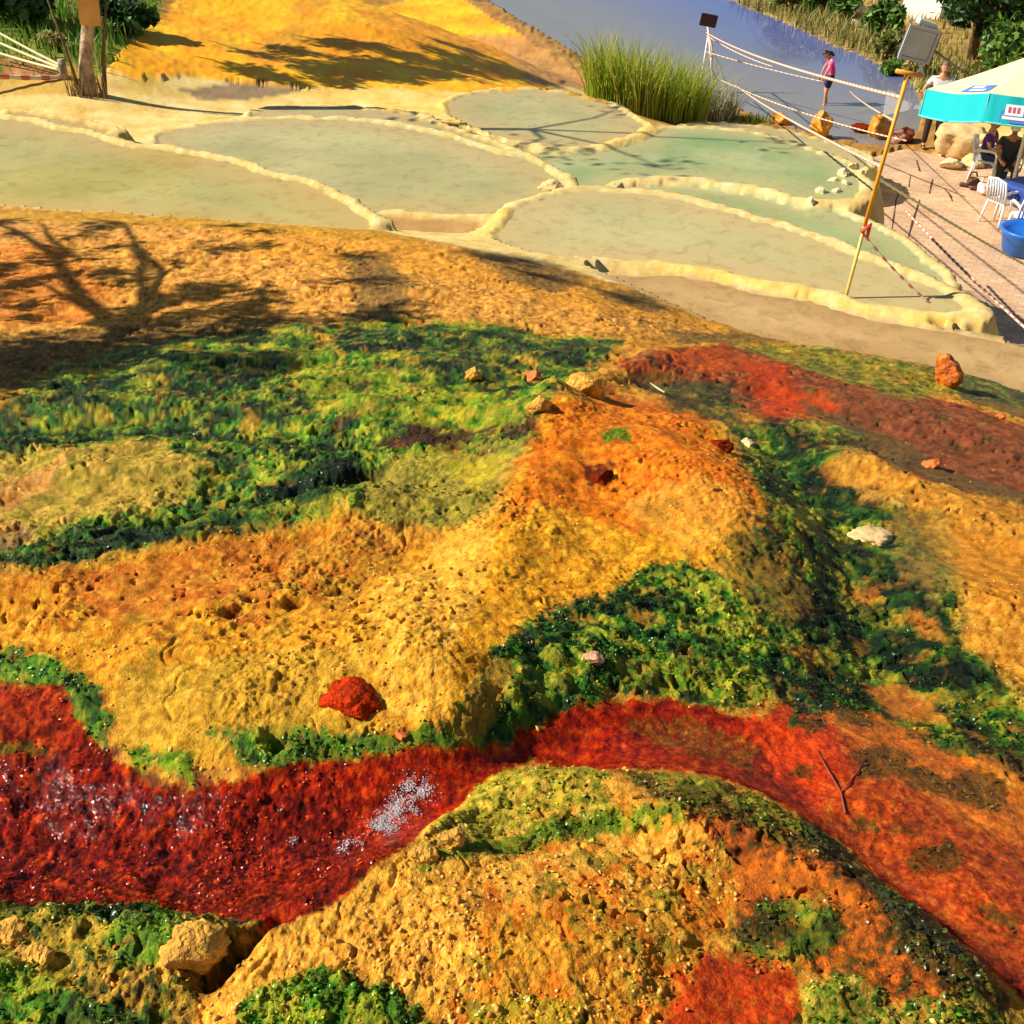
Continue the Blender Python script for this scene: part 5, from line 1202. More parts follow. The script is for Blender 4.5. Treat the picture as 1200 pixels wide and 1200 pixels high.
# yellow T post on the pool rim
pb = gp(990, 347); top = aty(1064, 86, pb.y+.25)
t = empty('barrier_post', pb); tag(t, 'leaning yellow post with a T shaped top standing on the pool rim', 'post')
tv = top-pb
tubes('pole', [([tv*.33, tv*.7, tv], [.017, .017, .017])], M_yelp, t, 10)
tubes('crusted_base', [([Vector((0, 0, -.15)), tv*.33], [.015, .015])], M_palep, t, 10)
tubes('crossbar', [([tv+Vector((-.10, 0, .02)), tv+Vector((.12, 0, -.02))], [.018, .018])], M_yelp, t, 8)
tubes('red_tie', [([tv*.31+Vector((-.03,-.03,0)), tv*.34+Vector((.03,-.03,0)), tv*.30+Vector((.035,-.035,-.03))], [.02, .03, .012])], mat_('red_tie', A(226,80,50), .7), t, 6)
# sign post in the stream
sbp = onz(838, 108, .0); stp = aty(829, 26, sbp.y)
t = empty('sign_post', sbp); tag(t, 'white post bundle carrying a small dark sign, standing in the stream', 'sign post')
q = stp-sbp
tubes('pole', [([Vector((0, 0, -.1)), q], [.03, .025])], M_white, t, 8)
tubes('pole', [([Vector((-.4, .1, 0)), q*.85], [.025, .02])], M_white, t, 8)
tubes('pole', [([Vector((.35, -.1, 0)), q*.8], [.02, .018])], M_white, t, 8)
bm = bmesh.new(); add_box(bm, (0, 0, 0), (.43, .03, .30), Matrix.Rotation(rad(10), 3, 'Y'), .01)
o = bm_obj('sign_board', bm, mat_('sign_dark', A(70,34,30), .5, noise=.3, nscale=6), t); o.location = q+Vector((0.02, -.05, .05))
tubes('ribbon', [([q*.9, q*.6+Vector((.05,-.03,0)), q*.35+Vector((-.04,-.03,0)), Vector((.04,-.05,.3))], [.03,.03,.025,.02])], mat_('ribbon', A(236,200,190), .7, noise=.3, nscale=5), t, 6)
# ropes from the sign post to the yellow post and on to the right
def onpost(f): return pb+tv*f
def P3(px, py, y): return aty(px, py, y)
yy = sbp.y
g = 'rope barrier lines across the stream'
rope('barrier_rope', stp+Vector((0,0,-.25)), onpost(.90), .10, .015, M_rope, 'upper white rope from the sign to the top of the yellow post', group=g)
rope('barrier_rope', stp+Vector((0.02,0,-.32)), P3(905,78,yy-3.5), .06, .014, M_rope, 'short slack white rope just under the upper one near the sign', group=g)
rope('barrier_rope', stp+Vector((0,0,-.70)), P3(965,96,yy-3), .03, .014, M_rope, 'middle white rope from the sign running behind the girl', group=g)
rope('barrier_rope', P3(996,107,yy-4), onpost(.80), .03, .009, M_rope, 'middle white rope between the girl and the yellow post', group=g)
rope('barrier_rope', P3(845,94,yy-1), P3(1062,165,21.5), .12, .016, M_rope, 'lower white rope from the sign post towards the orange rocks', group=g)
rope('barrier_rope', P3(862,100,yy-1), onpost(.60), .06, .014, M_rope, 'lowest white rope crossing in front of the mustard stump to the yellow post', group=g)
rope('barrier_rope', onpost(.55), P3(1240,330,13.5), .03, .012, M_yrope, 'pale yellow rope from the yellow post down to the right edge', group=g)
rope('barrier_rope', P3(1062,248,17.0), P3(1230,410,12.0), .04, .018, M_tape, 'red and white rope hanging over the paving, upper of two', group=g)
rope('barrier_rope', onpost(.30), P3(1240,425,8.6), .22, .010, M_tape, 'red and white rope along the pool rim, lower of two', .1, group=g)
# left bank ropes and stump
rs = gp(75, 92)
t = empty('post', rs); tag(t, 'short broken wooden stump where the pale ropes end beside the tree', 'stump')
tubes('pole', [([(0, 0, -.1), (.02, 0, .28)], [.07, .06])], M_bark, t, 8)
g = 'pale ropes tied to the stump on the left bank'
for (a, b, lb) in (((-60,4),(74,78),'topmost pale rope running from the left edge to the wooden stump'), ((-60,22),(72,80),'middle thicker pale rope running to the wooden stump'), ((-60,42),(70,82),'lowest pale rope running to the wooden stump')):
    rope('rope', aty(a[0], a[1], rs.y+.6), aty(b[0], b[1], rs.y), .03, .020, M_yrope, lb, group=g, bulge=.08)
rope('barrier_tape', aty(-60, 82, rs.y-1), aty(76, 90, rs.y), .05, .035, M_tape, 'red and white tape lying low along the foot of the left bank', .35, group=None, cat='tape')
# floodlight
fb_ = onz(1088, 98, .1); fc = aty(1077, 52, fb_.y)
t = empty('floodlight', fb_); tag(t, 'grey box floodlight on a post beside the stream behind the man', 'floodlight')
q = fc-fb_
tubes('pole', [([Vector((0, 0, -.2)), q+Vector((.05,.2,-.2))], [.05, .045])], M_white, t, 8)
rot = Matrix.Rotation(rad(12), 3, 'Y')
S_ = (fc-Vector((0,0,CZ))).length/FPX
bm = bmesh.new(); add_box(bm, (.05,.12,0), (34*S_, .28, 32*S_), rot, .03); o = bm_obj('housing', bm, mat_('alu', (.10,.10,.11), .4, metal=.3), t); o.location = q
bm = bmesh.new()
for c, s in (((0,-.03,15*S_),(34*S_,.05,3*S_)),((0,-.03,-15*S_),(34*S_,.05,3*S_)),((-15.5*S_,-.03,0),(3*S_,.05,27*S_)),((15.5*S_,-.03,0),(3*S_,.05,27*S_))): add_box(bm, rot@Vector(c), s, rot)
o = bm_obj('frame', bm, mat_('grey_frame', (.5,.5,.48), .5), t); o.location = q
bm = bmesh.new(); add_box(bm, (0,-.01,0), (27*S_,.03,26*S_), rot); o = bm_obj('glass', bm, mat_('lamp_glass', (.42,.45,.48), .2, .8, noise=.25, nscale=2), t); o.location = q  # bluish grey glass colour has the sky's reflection painted in
bm = bmesh.new(); add_box(bm, (0,0,0), (20*S_,.3,5*S_), Matrix.Rotation(rad(18),3,'Y'), .01); o = bm_obj('bracket', bm, M_white, t); o.location = q+Vector((.2,.3,18*S_))
o = tubes('cable', [([aty(1096,60,fb_.y+.2), aty(1120,78,fb_.y+.1), aty(1142,92,fb_.y)], .03)], mat_('cable', A(206,180,150), .8)); tag(o, 'light cable running down from the floodlight towards the umbrella', 'cable')
# pale wall end of a hut at the top right
wb = onz(1077, 29, .1)
t = empty('hut', wb, rad(-38)); tag(t, 'pale plastered hut wall on the far bank at the top right', 'hut')
bm = bmesh.new(); add_box(bm, (0,1.2,1.5), (1.35,2.4,3.0), None, .05); bm_obj('wall', bm, mat_('plaster', A(255,246,226,.98), .9, noise=.08, nscale=2), t)
bm = bmesh.new(); add_box(bm, (0,1.2,3.06), (1.7,2.8,.12), None, .02); bm_obj('roof', bm, mat_('roof', A(170,110,80), .8), t)
bm = bmesh.new(); add_box(bm, (0,1.2,.05), (1.42,2.46,.2), None, .02); bm_obj('plinth', bm, mat_('plinth', A(150,130,100), .9), t)
rock(1008,14,20,16,R_cream,'white stone between the bushes on the far bank',70,.2,.8, z0=.1)
rock(1002,28,10,8,R_cream,'small white stone lower down between the far bushes',71,.2,.8, z0=.1)

# sandy slope behind the man
# ------------------------------------------------------------------ people
SKIN = mat_('skin', A(216,150,112), .55); SKIN2 = mat_('skin_tan', A(190,120,84), .55)
def fingers(pts, edges, radii, hi, wr, sz, side):
    """five fingers rooted in the palm vertex hi, pointing on from wrist wr"""
    h = Vector(pts[hi]); d = (h-Vector(pts[wr])).normalized(); s = d.cross(Vector((0, 1, 0)))
    s = s.normalized() if s.length > .1 else Vector((1, 0, 0)); up = s.cross(d).normalized()
    for k, (o_, L) in enumerate(((-.030,.075),(-.010,.088),(.010,.084),(.030,.066))):
        a = h+s*o_*sz+d*.03*sz; b = a+d*L*.5*sz; c = b+d*L*.45*sz+up*.02*sz*side
        i = len(pts); pts += [a, b, c]; radii += [.010*sz, .009*sz, .007*sz]; edges += [(hi, i), (i, i+1), (i+1, i+2)]
    a = h-d*.02*sz+s*-.03*sz; b = a-s*.03*sz+d*.03*sz
    i = len(pts); pts += [a, b]; radii += [.012*sz, .009*sz]; edges += [(hi, i), (i, i+1)]
M_eye = mat_('eye', (.03, .02, .02), .2)
def person(loc, rz, J, sz, mats, label, hair='short', cap=None, skirt=None, shirt=True, legs='trousers'):
    """J: joint dict in metres for a 1.75 m figure, scaled by sz. Faces -y before rotation."""
    t = empty('person', loc, rz); tag(t, label, 'person')
    k = ['pelvis','waist','chest','neck','head','hipL','kneeL','ankL','toeL','hipR','kneeR','ankR','toeR','shL','elL','wrL','haL','shR','elR','wrR','haR']
    pts = [Vector(J[n])*sz for n in k]
    rad_ = dict(pelvis=.125, waist=.115, chest=.135, neck=.055, head=.05, hipL=.085, kneeL=.058, ankL=.040, toeL=.032, shL=.055, elL=.040, wrL=.028, haL=.032)
    R_ = [rad_.get(n, rad_.get(n[:-1]+'L'))*sz for n in k]
    ix = {n: i for i, n in enumerate(k)}
    E = [('pelvis','waist'),('waist','chest'),('chest','neck'),('neck','head'),('pelvis','hipL'),('hipL','kneeL'),('kneeL','ankL'),('ankL','toeL'),('pelvis','hipR'),('hipR','kneeR'),('kneeR','ankR'),('ankR','toeR'),
         ('chest','shL'),('shL','elL'),('elL','wrL'),('wrL','haL'),('chest','shR'),('shR','elR'),('elR','wrR'),('wrR','haR')]
    ed = [(ix[a], ix[b]) for a, b in E]
    P = list(pts); Rr = list(R_)
    fingers(P, ed, Rr, ix['haL'], ix['wrL'], sz, 1); fingers(P, ed, Rr, ix['haR'], ix['wrR'], sz, -1)
    body = skin_mesh('body', P, ed, Rr, mats['skin'], t, 1, 0)
    # head with a face
    hd = pts[ix['head']]; up = (hd-pts[ix['neck']]).normalized(); f = Vector(J.get('face', (0, -1, 0))).normalized(); f = (f-up*f.dot(up)).normalized(); s = up.cross(f)
    M3 = Matrix((s, -f, up)).transposed()
    bm = bmesh.new(); bmesh.ops.create_uvsphere(bm, u_segments=20, v_segments=14, radius=1)
    for v in bm.verts:
        x, y, z = v.co
        x *= .076*(1-.18*max(-z, 0)); z2 = z*.118; y2 = y*.095
        if y < -.55 and abs(v.co.x) < .28 and -.35 < z < .12: y2 -= .022*(1-abs(v.co.x)/.28)     # nose
        if y < -.5 and z < -.62: y2 -= .012                                                        # chin
        if y < -.6 and .1 < z < .35 and abs(abs(v.co.x)-.38) < .2: y2 += .012                      # eye sockets
        v.co = M3@(Vector((x, y2, z2))*sz)+hd+up*.055*sz
    bm_obj('head', bm, mats['skin'], t, True)
    for sd in (-1, 1):
        bm = bmesh.new()
        c = M3@(Vector((sd*.078, .01, -.005))*sz)+hd+up*.055*sz; r = bmesh.ops.create_uvsphere(bm, u_segments=8, v_segments=6, radius=.022*sz); bmesh.ops.scale(bm, vec=(.5, .8, 1.3), verts=r['verts']); bmesh.ops.translate(bm, vec=c, verts=r['verts'])
        bm_obj('ear', bm, mats['skin'], t, True)
    for sd in (-1, 1):
        bm = bmesh.new()
        c = M3@(Vector((sd*.030, -.086, .018))*sz)+hd+up*.055*sz; r = bmesh.ops.create_uvsphere(bm, u_segments=8, v_segments=6, radius=.011*sz); bmesh.ops.translate(bm, vec=c, verts=r['verts'])
        bm_obj('eye', bm, M_eye, t, True)
    bm = bmesh.new(); r = bmesh.ops.create_cube(bm, size=1); bmesh.ops.scale(bm, vec=(.045*sz, .012*sz, .010*sz), verts=r['verts']); bmesh.ops.transform(bm, matrix=Matrix.Translation(M3@(Vector((0, -.088, -.055))*sz)+hd+up*.055*sz)@M3.to_4x4(), verts=r['verts'])
    bm_obj('mouth', bm, mat_('lips', A(170,80,70), .5), t)
    bm = bmesh.new(); bmesh.ops.create_uvsphere(bm, u_segments=18, v_segments=12, radius=1)
    dele = [v for v in bm.verts if (v.co.y < -.35 and v.co.z < .45) or v.co.z < (-.35 if hair == 'short' else -.75)]
    bmesh.ops.delete(bm, geom=dele, context='VERTS')
    for v in bm.verts:
        x, y, z = v.co; v.co = M3@(Vector((x*.084, y*.104+.004, z*.124+.004))*sz)+hd+up*.055*sz
    bm_obj('hair', bm, mats['hair'], t, True)
    if hair == 'long':
        a = hd+up*.06*sz-f*.07*sz; b = a-f*.06*sz-up*.12*sz; c = pts[ix['neck']]-f*.12*sz-up*.06*sz
        skin_mesh('ponytail', [a, b, c], [(0, 1), (1, 2)], [.07*sz, .06*sz, .035*sz], mats['hair'], t, 1)
    if cap is not None:
        bm = bmesh.new(); bmesh.ops.create_uvsphere(bm, u_segments=18, v_segments=12, radius=1)
        bmesh.ops.delete(bm, geom=[v for v in bm.verts if v.co.z < .15], context='VERTS')
        for v in bm.verts:
            x, y, z = v.co; v.co = M3@(Vector((x*.092, y*.112, z*.135+.01))*sz)+hd+up*.055*sz
        r = bmesh.ops.create_cube(bm, size=1); bmesh.ops.scale(bm, vec=(.15*sz, .09*sz, .012*sz), verts=r['verts']); bmesh.ops.transform(bm, matrix=Matrix.Translation(M3@(Vector((0, -.14, .045))*sz)+hd+up*.055*sz)@M3.to_4x4(), verts=r['verts'])
        bm_obj('cap', bm, cap, t, True)
    def cloth(nm, ks, es, grow, mt, r_over={}):
        grow = grow*1.10
        pp = [pts[ix[n]] if n in ix else n for n in ks]; rr = [R_[ix[n]]*grow if n not in r_over else r_over[n]*sz for n in ks]
        e = [(ks.index(a), ks.index(b)) for a, b in es]
        return skin_mesh(nm, pp, e, rr, mt, t, 1, 0)
    if legs == 'trousers':
        cloth('trousers', ['pelvis','waist','hipL','kneeL','ankL','hipR','kneeR','ankR'], [('pelvis','waist'),('pelvis','hipL'),('hipL','kneeL'),('kneeL','ankL'),('pelvis','hipR'),('hipR','kneeR'),('kneeR','ankR')], 1.16, mats['legs'], {'ankL': .062, 'ankR': .062})
    else:
        for a in 'LR': pts.append(pts[ix['hip'+a]].lerp(pts[ix['knee'+a]], .7)); k.append('mid'+a); ix['mid'+a] = len(pts)-1; R_.append(.075*sz)
        cloth('shorts', ['pelvis','waist','hipL','midL','hipR','midR'], [('pelvis','waist'),('pelvis','hipL'),('hipL','midL'),('pelvis','hipR'),('hipR','midR')], 1.16, mats['legs'])
    if shirt:
        for a in 'LR': pts.append(pts[ix['sh'+a]].lerp(pts[ix['el'+a]], .6)); k.append('slv'+a); ix['slv'+a] = len(pts)-1; R_.append(.050*sz)
        cloth('shirt', ['chest','waist','pelvis','shL','slvL','shR','slvR'], [('chest','waist'),('waist','pelvis'),('chest','shL'),('shL','slvL'),('chest','shR'),('shR','slvR')], 1.13, mats['shirt'])
    if 'shoe' in mats:
        for a in 'LR': skin_mesh('shoe', [pts[ix['ank'+a]]+Vector((0,.03,-.03))*sz, pts[ix['toe'+a]]+Vector((0,0,.01))*sz], [(0, 1)], [.052*sz, .045*sz], mats['shoe'], t, 1)
    return t
STAND = dict(pelvis=(0,0,.93), waist=(0,.01,1.10), chest=(0,.0,1.32), neck=(0,0,1.47), head=(0,-.01,1.56), hipL=(-.10,0,.86), kneeL=(-.11,-.02,.48), ankL=(-.12,.02,.09), toeL=(-.13,-.13,.03),
    hipR=(.10,0,.86), kneeR=(.12,-.02,.48), ankR=(.14,.02,.09), toeR=(.15,-.13,.03), shL=(-.19,0,1.40), elL=(-.25,.02,1.13), wrL=(-.24,-.06,.90), haL=(-.24,-.08,.82), shR=(.19,0,1.40), elR=(.25,.02,1.13), wrR=(.24,-.06,.90), haR=(.24,-.08,.82))
# man beside the umbrella
J = dict(STAND); J.update(elL=(-.34,-.02,1.18), wrL=(-.22,-.10,1.00), haL=(-.15,-.12,.98))
p = onz(1088, 174, .03)
man = person(p, rad(-10), J, 1.06, dict(skin=SKIN, hair=mat_('grey_hair', A(120,96,80), .8), legs=mat_('dark_trousers', A(50,34,28), .8), shirt=mat_('white_vest', (.72,.70,.68), .8), shoe=mat_('dark_shoe', (.02,.02,.02), .6)), 'man in white top and dark trousers standing behind the umbrella edge')
# girl wading, bending forward to the left
J = dict(STAND); J.update(pelvis=(.06,0,.80), waist=(.10,0,.98), chest=(.06,0,1.22), neck=(-.02,0,1.36), head=(-.10,0,1.43), hipL=(.04,-.10,.74), kneeL=(-.02,-.12,.42), ankL=(.0,-.10,.05), toeL=(-.14,-.10,-.02), hipR=(.05,.10,.74), kneeR=(.02,.12,.42), ankR=(.10,.10,.05), toeR=(-.04,.10,-.02),
    shL=(.04,-.17,1.28), elL=(-.08,-.22,1.08), wrL=(-.16,-.18,.86), haL=(-.18,-.17,.79), shR=(.04,.17,1.28), elR=(-.08,.20,1.08), wrR=(-.16,.18,.86), haR=(-.18,.17,.79), face=(-.9,-.25,-.4))
p = onz(965, 124, -.04)
girl = person(p, 0, J, .84, dict(skin=SKIN, hair=mat_('dark_hair', (.02,.012,.010), .5), legs=mat_('navy_shorts', A(40,34,70), .8), shirt=mat_('pink_shirt', A(255,40,150,.95), .7)), 'girl in bright pink shirt and dark shorts wading in the stream', hair='long', legs='shorts')
SIT = dict(pelvis=(0,0,.50), waist=(0,.02,.68), chest=(0,.02,.92), neck=(0,0,1.08), head=(0,-.02,1.16), hipL=(-.10,-.05,.50), kneeL=(-.13,-.45,.50), ankL=(-.13,-.42,.09), toeL=(-.14,-.57,.03), hipR=(.10,-.05,.50), kneeR=(.14,-.45,.50), ankR=(.15,-.40,.09), toeR=(.16,-.56,.03),
    shL=(-.19,0,1.00), elL=(-.24,-.10,.76), wrL=(-.16,-.32,.66), haL=(-.12,-.40,.64), shR=(.19,0,1.00), elR=(.24,-.10,.76), wrR=(.16,-.32,.66), haR=(.12,-.40,.64))
M_black = mat_('black_cloth', (.02,.02,.024), .8); M_jean = mat_('jeans', A(60,74,110), .8)
M_chair = mat_('white_plastic', (.80,.79,.75), .35)
def make_chair(name='plastic_chair'):
    t = empty(name)
    bm = bmesh.new(); add_box(bm, (0,0,.43), (.44,.44,.03), None, .012); bm_obj('seat', bm, M_chair, t)
    for sx in (-1, 1):
        for sy in (-1, 1):
            tubes('leg', [([(sx*.19, sy*.19, .43), (sx*.24, sy*.25, 0)], [.026, .02])], M_chair, t, 8)
        tubes('armrest', [([(sx*.22,-.20,.43),(sx*.25,-.21,.62),(sx*.25,-.10,.66),(sx*.24,.16,.66),(sx*.22,.23,.62)], [.02,.02,.026,.026,.02])], M_chair, t, 8)
    tubes('back_frame', [([(-.21,.20,.43),(-.22,.25,.66),(-.20,.29,.84),(0,.31,.88),(.20,.29,.84),(.22,.25,.66),(.21,.20,.43)], .022)], M_chair, t, 8)
    for i in range(6):
        x = -.15+.06*i; tubes('slat', [([(x,.21,.44),(x,.25,.66),(x,.30,.86)], [.016,.016,.016])], M_chair, t, 6)
    return t
chair = make_chair()
chair.location = onz(1170, 262, .03); chair.rotation_euler = (0, 0, rad(115)); tag(chair, 'white plastic armchair seen at the left of the blue clothed table', 'chair', 'white plastic chairs around the table')
def place(px, py, rz, label):
    c = copy_tree(chair); c.location = onz(px, py, .03); c.rotation_euler = (0, 0, rad(rz)); c['label'] = label; return c
place(1196,280,175,'white plastic armchair nearest the camera, back slats towards us')
place(1174,222,-20,'white plastic armchair under the umbrella with the person in black on it')
place(1150,212,60,'white plastic armchair under the umbrella edge next to the boulder')
p = onz(1174, 222, .03)
person(p+Vector((0,.05,-.02)), rad(-20), SIT, 1.0, dict(skin=SKIN2, hair=mat_('black_hair', (.015,.012,.012), .5), legs=M_black, shirt=M_black, shoe=M_black), 'person in black clothes and white cap sitting in the shade of the umbrella', cap=M_white)
p = onz(1150, 212, .03)
person(p+Vector((0,.05,-.02)), rad(50), SIT, .96, dict(skin=SKIN, hair=mat_('brown_hair', (.06,.035,.02), .6), legs=M_jean, shirt=mat_('purple_shirt', A(96,40,130), .8), shoe=M_white), 'person in purple shirt and blue jeans sitting under the umbrella rim')
# table with dark blue cloth
tp = onz(1200, 262, .03); t = empty('table', tp); tag(t, 'square table under a dark blue cloth at the right edge', 'table')
bm = bmesh.new(); add_box(bm, (0,0,.72), (.85,.85,.03), None, .01); bm_obj('tabletop', bm, M_chair, t)
for sx in (-1,1):
    for sy in (-1,1): tubes('leg', [([(sx*.36,sy*.36,.70),(sx*.38,sy*.38,0)], [.028,.022])], M_chair, t, 8)
bm = bmesh.new(); N = 24; S = 1.05
gv = [[bm.verts.new((0,0,0)) for _ in range(N+1)] for _ in range(N+1)]
for i in range(N+1):
    for j in range(N+1):
        x = (i/N-.5)*S*1.25; y = (j/N-.5)*S*1.25; ox = max(abs(x)-.43, 0); oy = max(abs(y)-.43, 0); dr = max(ox, oy)
        gv[i][j].co = (max(min(x,.43),-.43)+math.copysign(.012+.02*math.sin(y*22), x)*(ox > 0), max(min(y,.43),-.43)+math.copysign(.012+.02*math.sin(x*22), y)*(oy > 0), .745-dr*1.0)
for i in range(N):
    for j in range(N): bm.faces.new((gv[i][j], gv[i+1][j], gv[i+1][j+1], gv[i][j+1]))
o = bm_obj('tablecloth', bm, mat_('navy_cloth', A(30,66,150), .75, noise=.15, nscale=5), None, True); o.location = tp; tag(o, 'dark blue tablecloth draped over the table at the right edge', 'tablecloth')
o.rotation_euler = t.rotation_euler = (0, 0, rad(25))
# blue tub
tb_ = onz(1200, 296, .03); bm = bmesh.new()
prof = [(.0,.0),(.26,.0),(.30,.02),(.36,.30),(.40,.34),(.40,.36),(.35,.36),(.32,.30),(.0,.27)]
rings = []
for r_, z_ in prof: rings.append([bm.verts.new((r_*math.cos(a), r_*math.sin(a), z_)) for a in np.linspace(0, 2*math.pi, 32, endpoint=False)] if r_ > 0 else [bm.verts.new((0,0,z_))])
for a, b in zip(rings[:-1], rings[1:]):
    for i in range(32):
        if len(a) == 1: bm.faces.new((a[0], b[(i+1) % 32], b[i]))
        elif len(b) == 1: bm.faces.new((a[i], a[(i+1) % 32], b[0]))
        else: bm.faces.new((a[i], a[(i+1) % 32], b[(i+1) % 32], b[i]))
o = bm_obj('plastic_tub', bm, mat_('blue_plastic', A(24,120,226), .35), None, True); o.location = tb_; o.scale = (1.25,1.25,1.2); tag(o, 'round bright blue plastic tub on the paving at the right edge', 'tub')
# bags and shoes on the paving
def bag(px, py, sx, sy, sz_, mat, label, seed, knot=True):
    p = onz(px, py, .03); me = rock_mesh('bag', 1, seed, mat, .8, 3, .2); me.transform(Matrix.Diagonal((sx, sy, sz_, 1)))
    t = empty('bag', p); tag(t, label, 'bag'); o = link('sack', me, mat, t); o.location = (0, 0, sz_*.65)
    if knot: tubes('handle', [([(-.08,0,sz_*1.2),(-.05,0,sz_*1.75),(.05,0,sz_*1.75),(.08,0,sz_*1.2)], .018)], mat, t, 6)
bag(1152,228,.20,.16,.20,mat_('white_bag', A(250,226,220), .4, noise=.15, nscale=6),'white and pink plastic carrier bag on the paving',81)
bag(1138,218,.16,.14,.16,mat_('brown_bag', A(96,64,34), .7, noise=.5, nscale=7),'brown and orange patterned bag left of the white carrier bag',82)
for i, (x, y) in enumerate(((1128,219),(1140,223))):
    q = onz(x, y, .03); o = skin_mesh('shoe', [Vector((-.08,0,.05)), Vector((.02,0,.05)), Vector((.12,0,.035))], [(0,1),(1,2)], [.05,.045,.04], mat_('brown_shoe%s' % '', A(90,50,30), .6)); o.location = q; o.rotation_euler = (0,0,rad(-30))
    tag(o, ['left one of two brown shoes lying in front of the bags','right one of two brown shoes lying in front of the bags'][i], 'shoe', 'brown shoes on the paving')

# ------------------------------------------------------------------ umbrella
RU = 2.0; uc = aty(1086, 109, 21.0); uc = uc+Vector((RU, 0, 0)); Hc = uc.z; base = Vector((uc.x, uc.y, .03))
t = empty('umbrella', base); tag(t, 'large beach umbrella with cream top and turquoise valance', 'umbrella')
TL = Matrix.Rotation(rad(-11), 3, 'X')@Matrix.Rotation(rad(2), 3, 'Y'); PV = Vector((0, 0, Hc-base.z))
def tl(v): return TL@(Vector(v)-PV)+PV
tubes('pole', [([(0,0,0), PV-Vector((0,0,.5)), tl(PV+Vector((0,0,.70)))], [.03,.03,.03])], M_white, t, 10)
tubes('finial', [([tl(PV+Vector((0,0,.70))), tl(PV+Vector((0,0,.82)))], [.05,.02])], M_white, t, 10)
bm = bmesh.new(); NS = 64; rings = []
for k in range(9):
    f = k/8; rr2 = RU*f; ring = []
    for i in range(NS):
        a = 2*math.pi*i/NS; seg = (a/(2*math.pi)*8) % 1; dip = .05*math.sin(math.pi*seg)*f; sc2 = 1-.065*math.sin(math.pi*seg)*f
        ring.append(bm.verts.new(tl((rr2*sc2*math.cos(a), rr2*sc2*math.sin(a), Hc-base.z+.72*(1-f)**1.12-dip))))
    rings.append(ring)
for a, b in zip(rings[:-1], rings[1:]):
    for i in range(NS): bm.faces.new((a[i], a[(i+1) % NS], b[(i+1) % NS], b[i]))
bmesh.ops.remove_doubles(bm, verts=bm.verts[:], dist=1e-5)
bm_obj('canopy', bm, leaf_mat('cream_canvas', [A(255,236,190,.95), A(255,236,190,.95)], .8, .3), t, True)
M_turq = leaf_mat('turquoise_canvas', [A(8,206,214), A(8,206,214)], .75, .2)
M_turq2 = mat_('turquoise_edge', A(120,214,206), .8)
bm = bmesh.new(); r0 = []; r1 = []
VH = .46
def rimpt(a, dz, out=0.0):
    seg = (a/(2*math.pi)*8) % 1; dip = .05*math.sin(math.pi*seg); sc2 = 1-.065*math.sin(math.pi*seg)
    return tl(((RU+out)*sc2*math.cos(a), (RU+out)*sc2*math.sin(a), Hc-base.z-dip-dz))
for i in range(NS*2):
    a = 2*math.pi*i/(NS*2); r0.append(bm.verts.new(rimpt(a, .0, .012))); r1.append(bm.verts.new(rimpt(a, VH+.02*math.sin(a*24), .05+.025*math.sin(a*31)+.02*math.sin(a*13))))
for i in range(NS*2):
    j = (i+1) % (NS*2); bm.faces.new((r0[i], r0[j], r1[j], r1[i]))
bm_obj('valance', bm, M_turq, t, True)
tubes('valance_hem', [([rimpt(2*math.pi*i/96, VH, .058) for i in range(97)], .018)], M_turq2, t, 6)
for s_ in range(8):
    a = 2*math.pi*s_/8
    tubes('rib', [([tl((0,0,Hc-base.z+.66)), rimpt(a, .02, -.03)], .012)], M_white, t, 6)
    tubes('valance_seam', [([rimpt(a, .0, .02), rimpt(a, VH, .062)], .008)], M_turq2, t, 6)
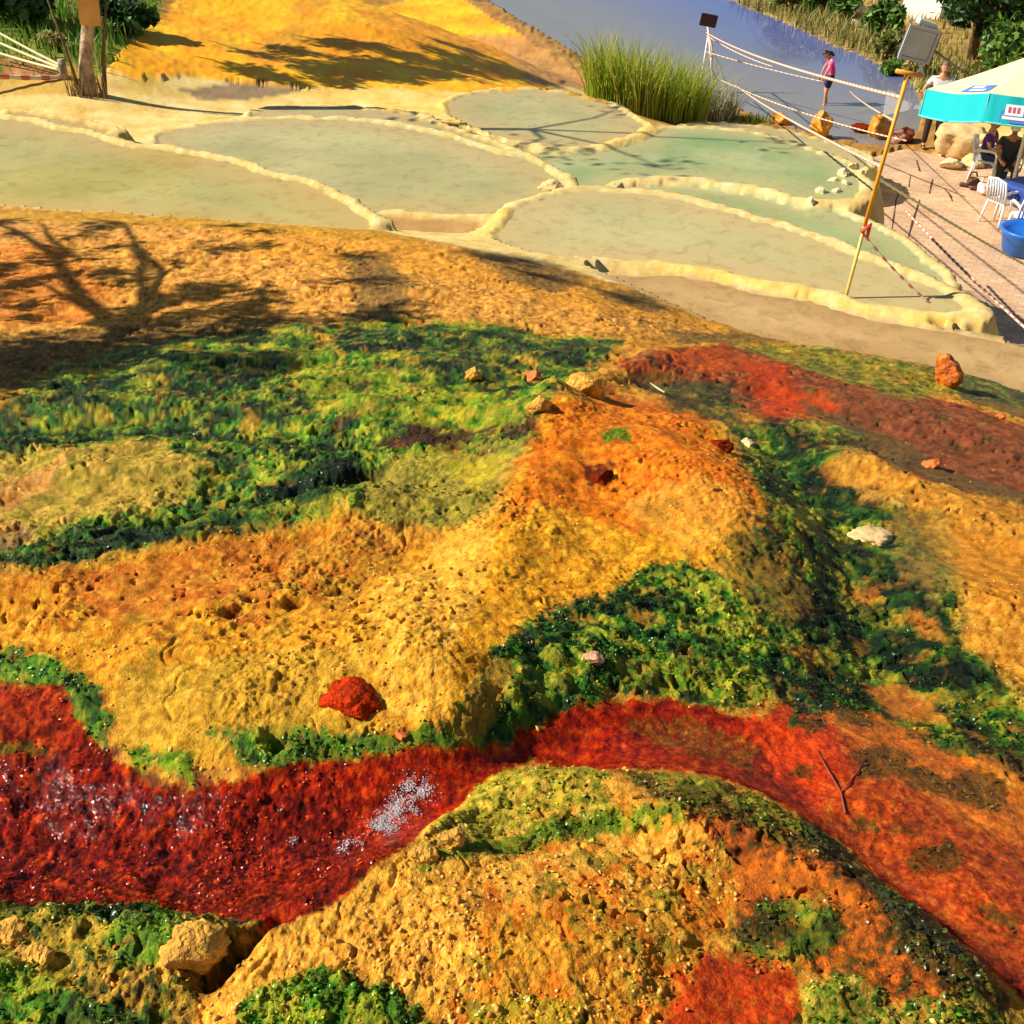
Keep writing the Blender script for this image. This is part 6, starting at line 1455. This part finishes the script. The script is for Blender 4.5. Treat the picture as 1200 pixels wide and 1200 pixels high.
# printed badge on the valance: white shield shape on a blue wave, with red strokes
M_bl = mat_('badge_blue', A(90,130,214), .7); M_wh = mat_('badge_white', (.8,.8,.8), .7); M_rd = mat_('badge_red', A(206,90,130), .7)
def valq(name, a0, a1, z0, z1, out, mt, par, n=6):
    V = []; F = []
    for i in range(n+1):
        a = a0+(a1-a0)*i/n
        for z_ in (z0, z1): V.append(tuple(rimpt(a, VH*z_, .016+.04*z_+out)))
    for i in range(n): F.append((2*i, 2*i+1, 2*i+3, 2*i+2))
    me = bpy.data.meshes.new(name); me.from_pydata(V, [], F); return link(name, me, mt, par)
def badge(ac):
    b = valq('badge', ac-.11, ac+.11, .52, .92, .010, M_bl, t)
    valq('badge_panel', ac-.075, ac+.075, .28, .66, .016, M_wh, b)
    for i in range(3): valq('badge_letter', ac-.052+.036*i, ac-.030+.036*i, .36, .56, .022, M_rd, b, 2)
    valq('badge_stripe', ac-.09, ac+.09, .70, .80, .016, M_wh, b)
aB = rad(-122)
badge(aB)
def topq(ac, wa, f0, f1, mt, nm, out):
    V = []; F = []
    for i in range(7):
        a = ac-wa+2*wa*i/6
        for f in (f0, f1):
            seg = (a/(2*math.pi)*8) % 1; sc2 = 1-.065*math.sin(math.pi*seg)*f
            V.append(tuple(tl((RU*f*sc2*math.cos(a), RU*f*sc2*math.sin(a), Hc-base.z+.72*(1-f)**1.12-.05*math.sin(math.pi*seg)*f+out))))
    for i in range(6): F.append((2*i, 2*i+1, 2*i+3, 2*i+2))
    me = bpy.data.meshes.new(nm); me.from_pydata(V, [], F); return link(nm, me, mt, t)
aT = rad(-148)
topq(aT, .17, .78, .95, M_bl, 'top_print', .012); topq(aT-.03, .08, .81, .86, M_wh, 'top_print_mark', .02); topq(aT+.02, .10, .89, .93, M_wh, 'top_print_mark', .02)

# fallen twig in the red flow
tw = [gp(x, y, .004) for x, y in ((957,880),(965,895),(985,930),(990,955))]
tw2 = [gp(x, y, .004) for x, y in ((985,930),(1005,905),(1012,890))]
o = tubes('twig', [(tw, [.0012,.002,.0024,.002]), (tw2, [.0016,.0012,.001])], mat_('twig', A(150,60,24), .6), None, 5); tag(o, 'thin forked twig lying in the orange red flow', 'twig')
o = tubes('twig', [([gp(x, y, .02) for x, y in ((762,452),(770,460),(778,468))], [.004,.006,.004])], mat_('twig_pale', A(206,190,140), .7), None, 5); tag(o, 'short pale twig in the green algae right of the ridge top', 'twig')
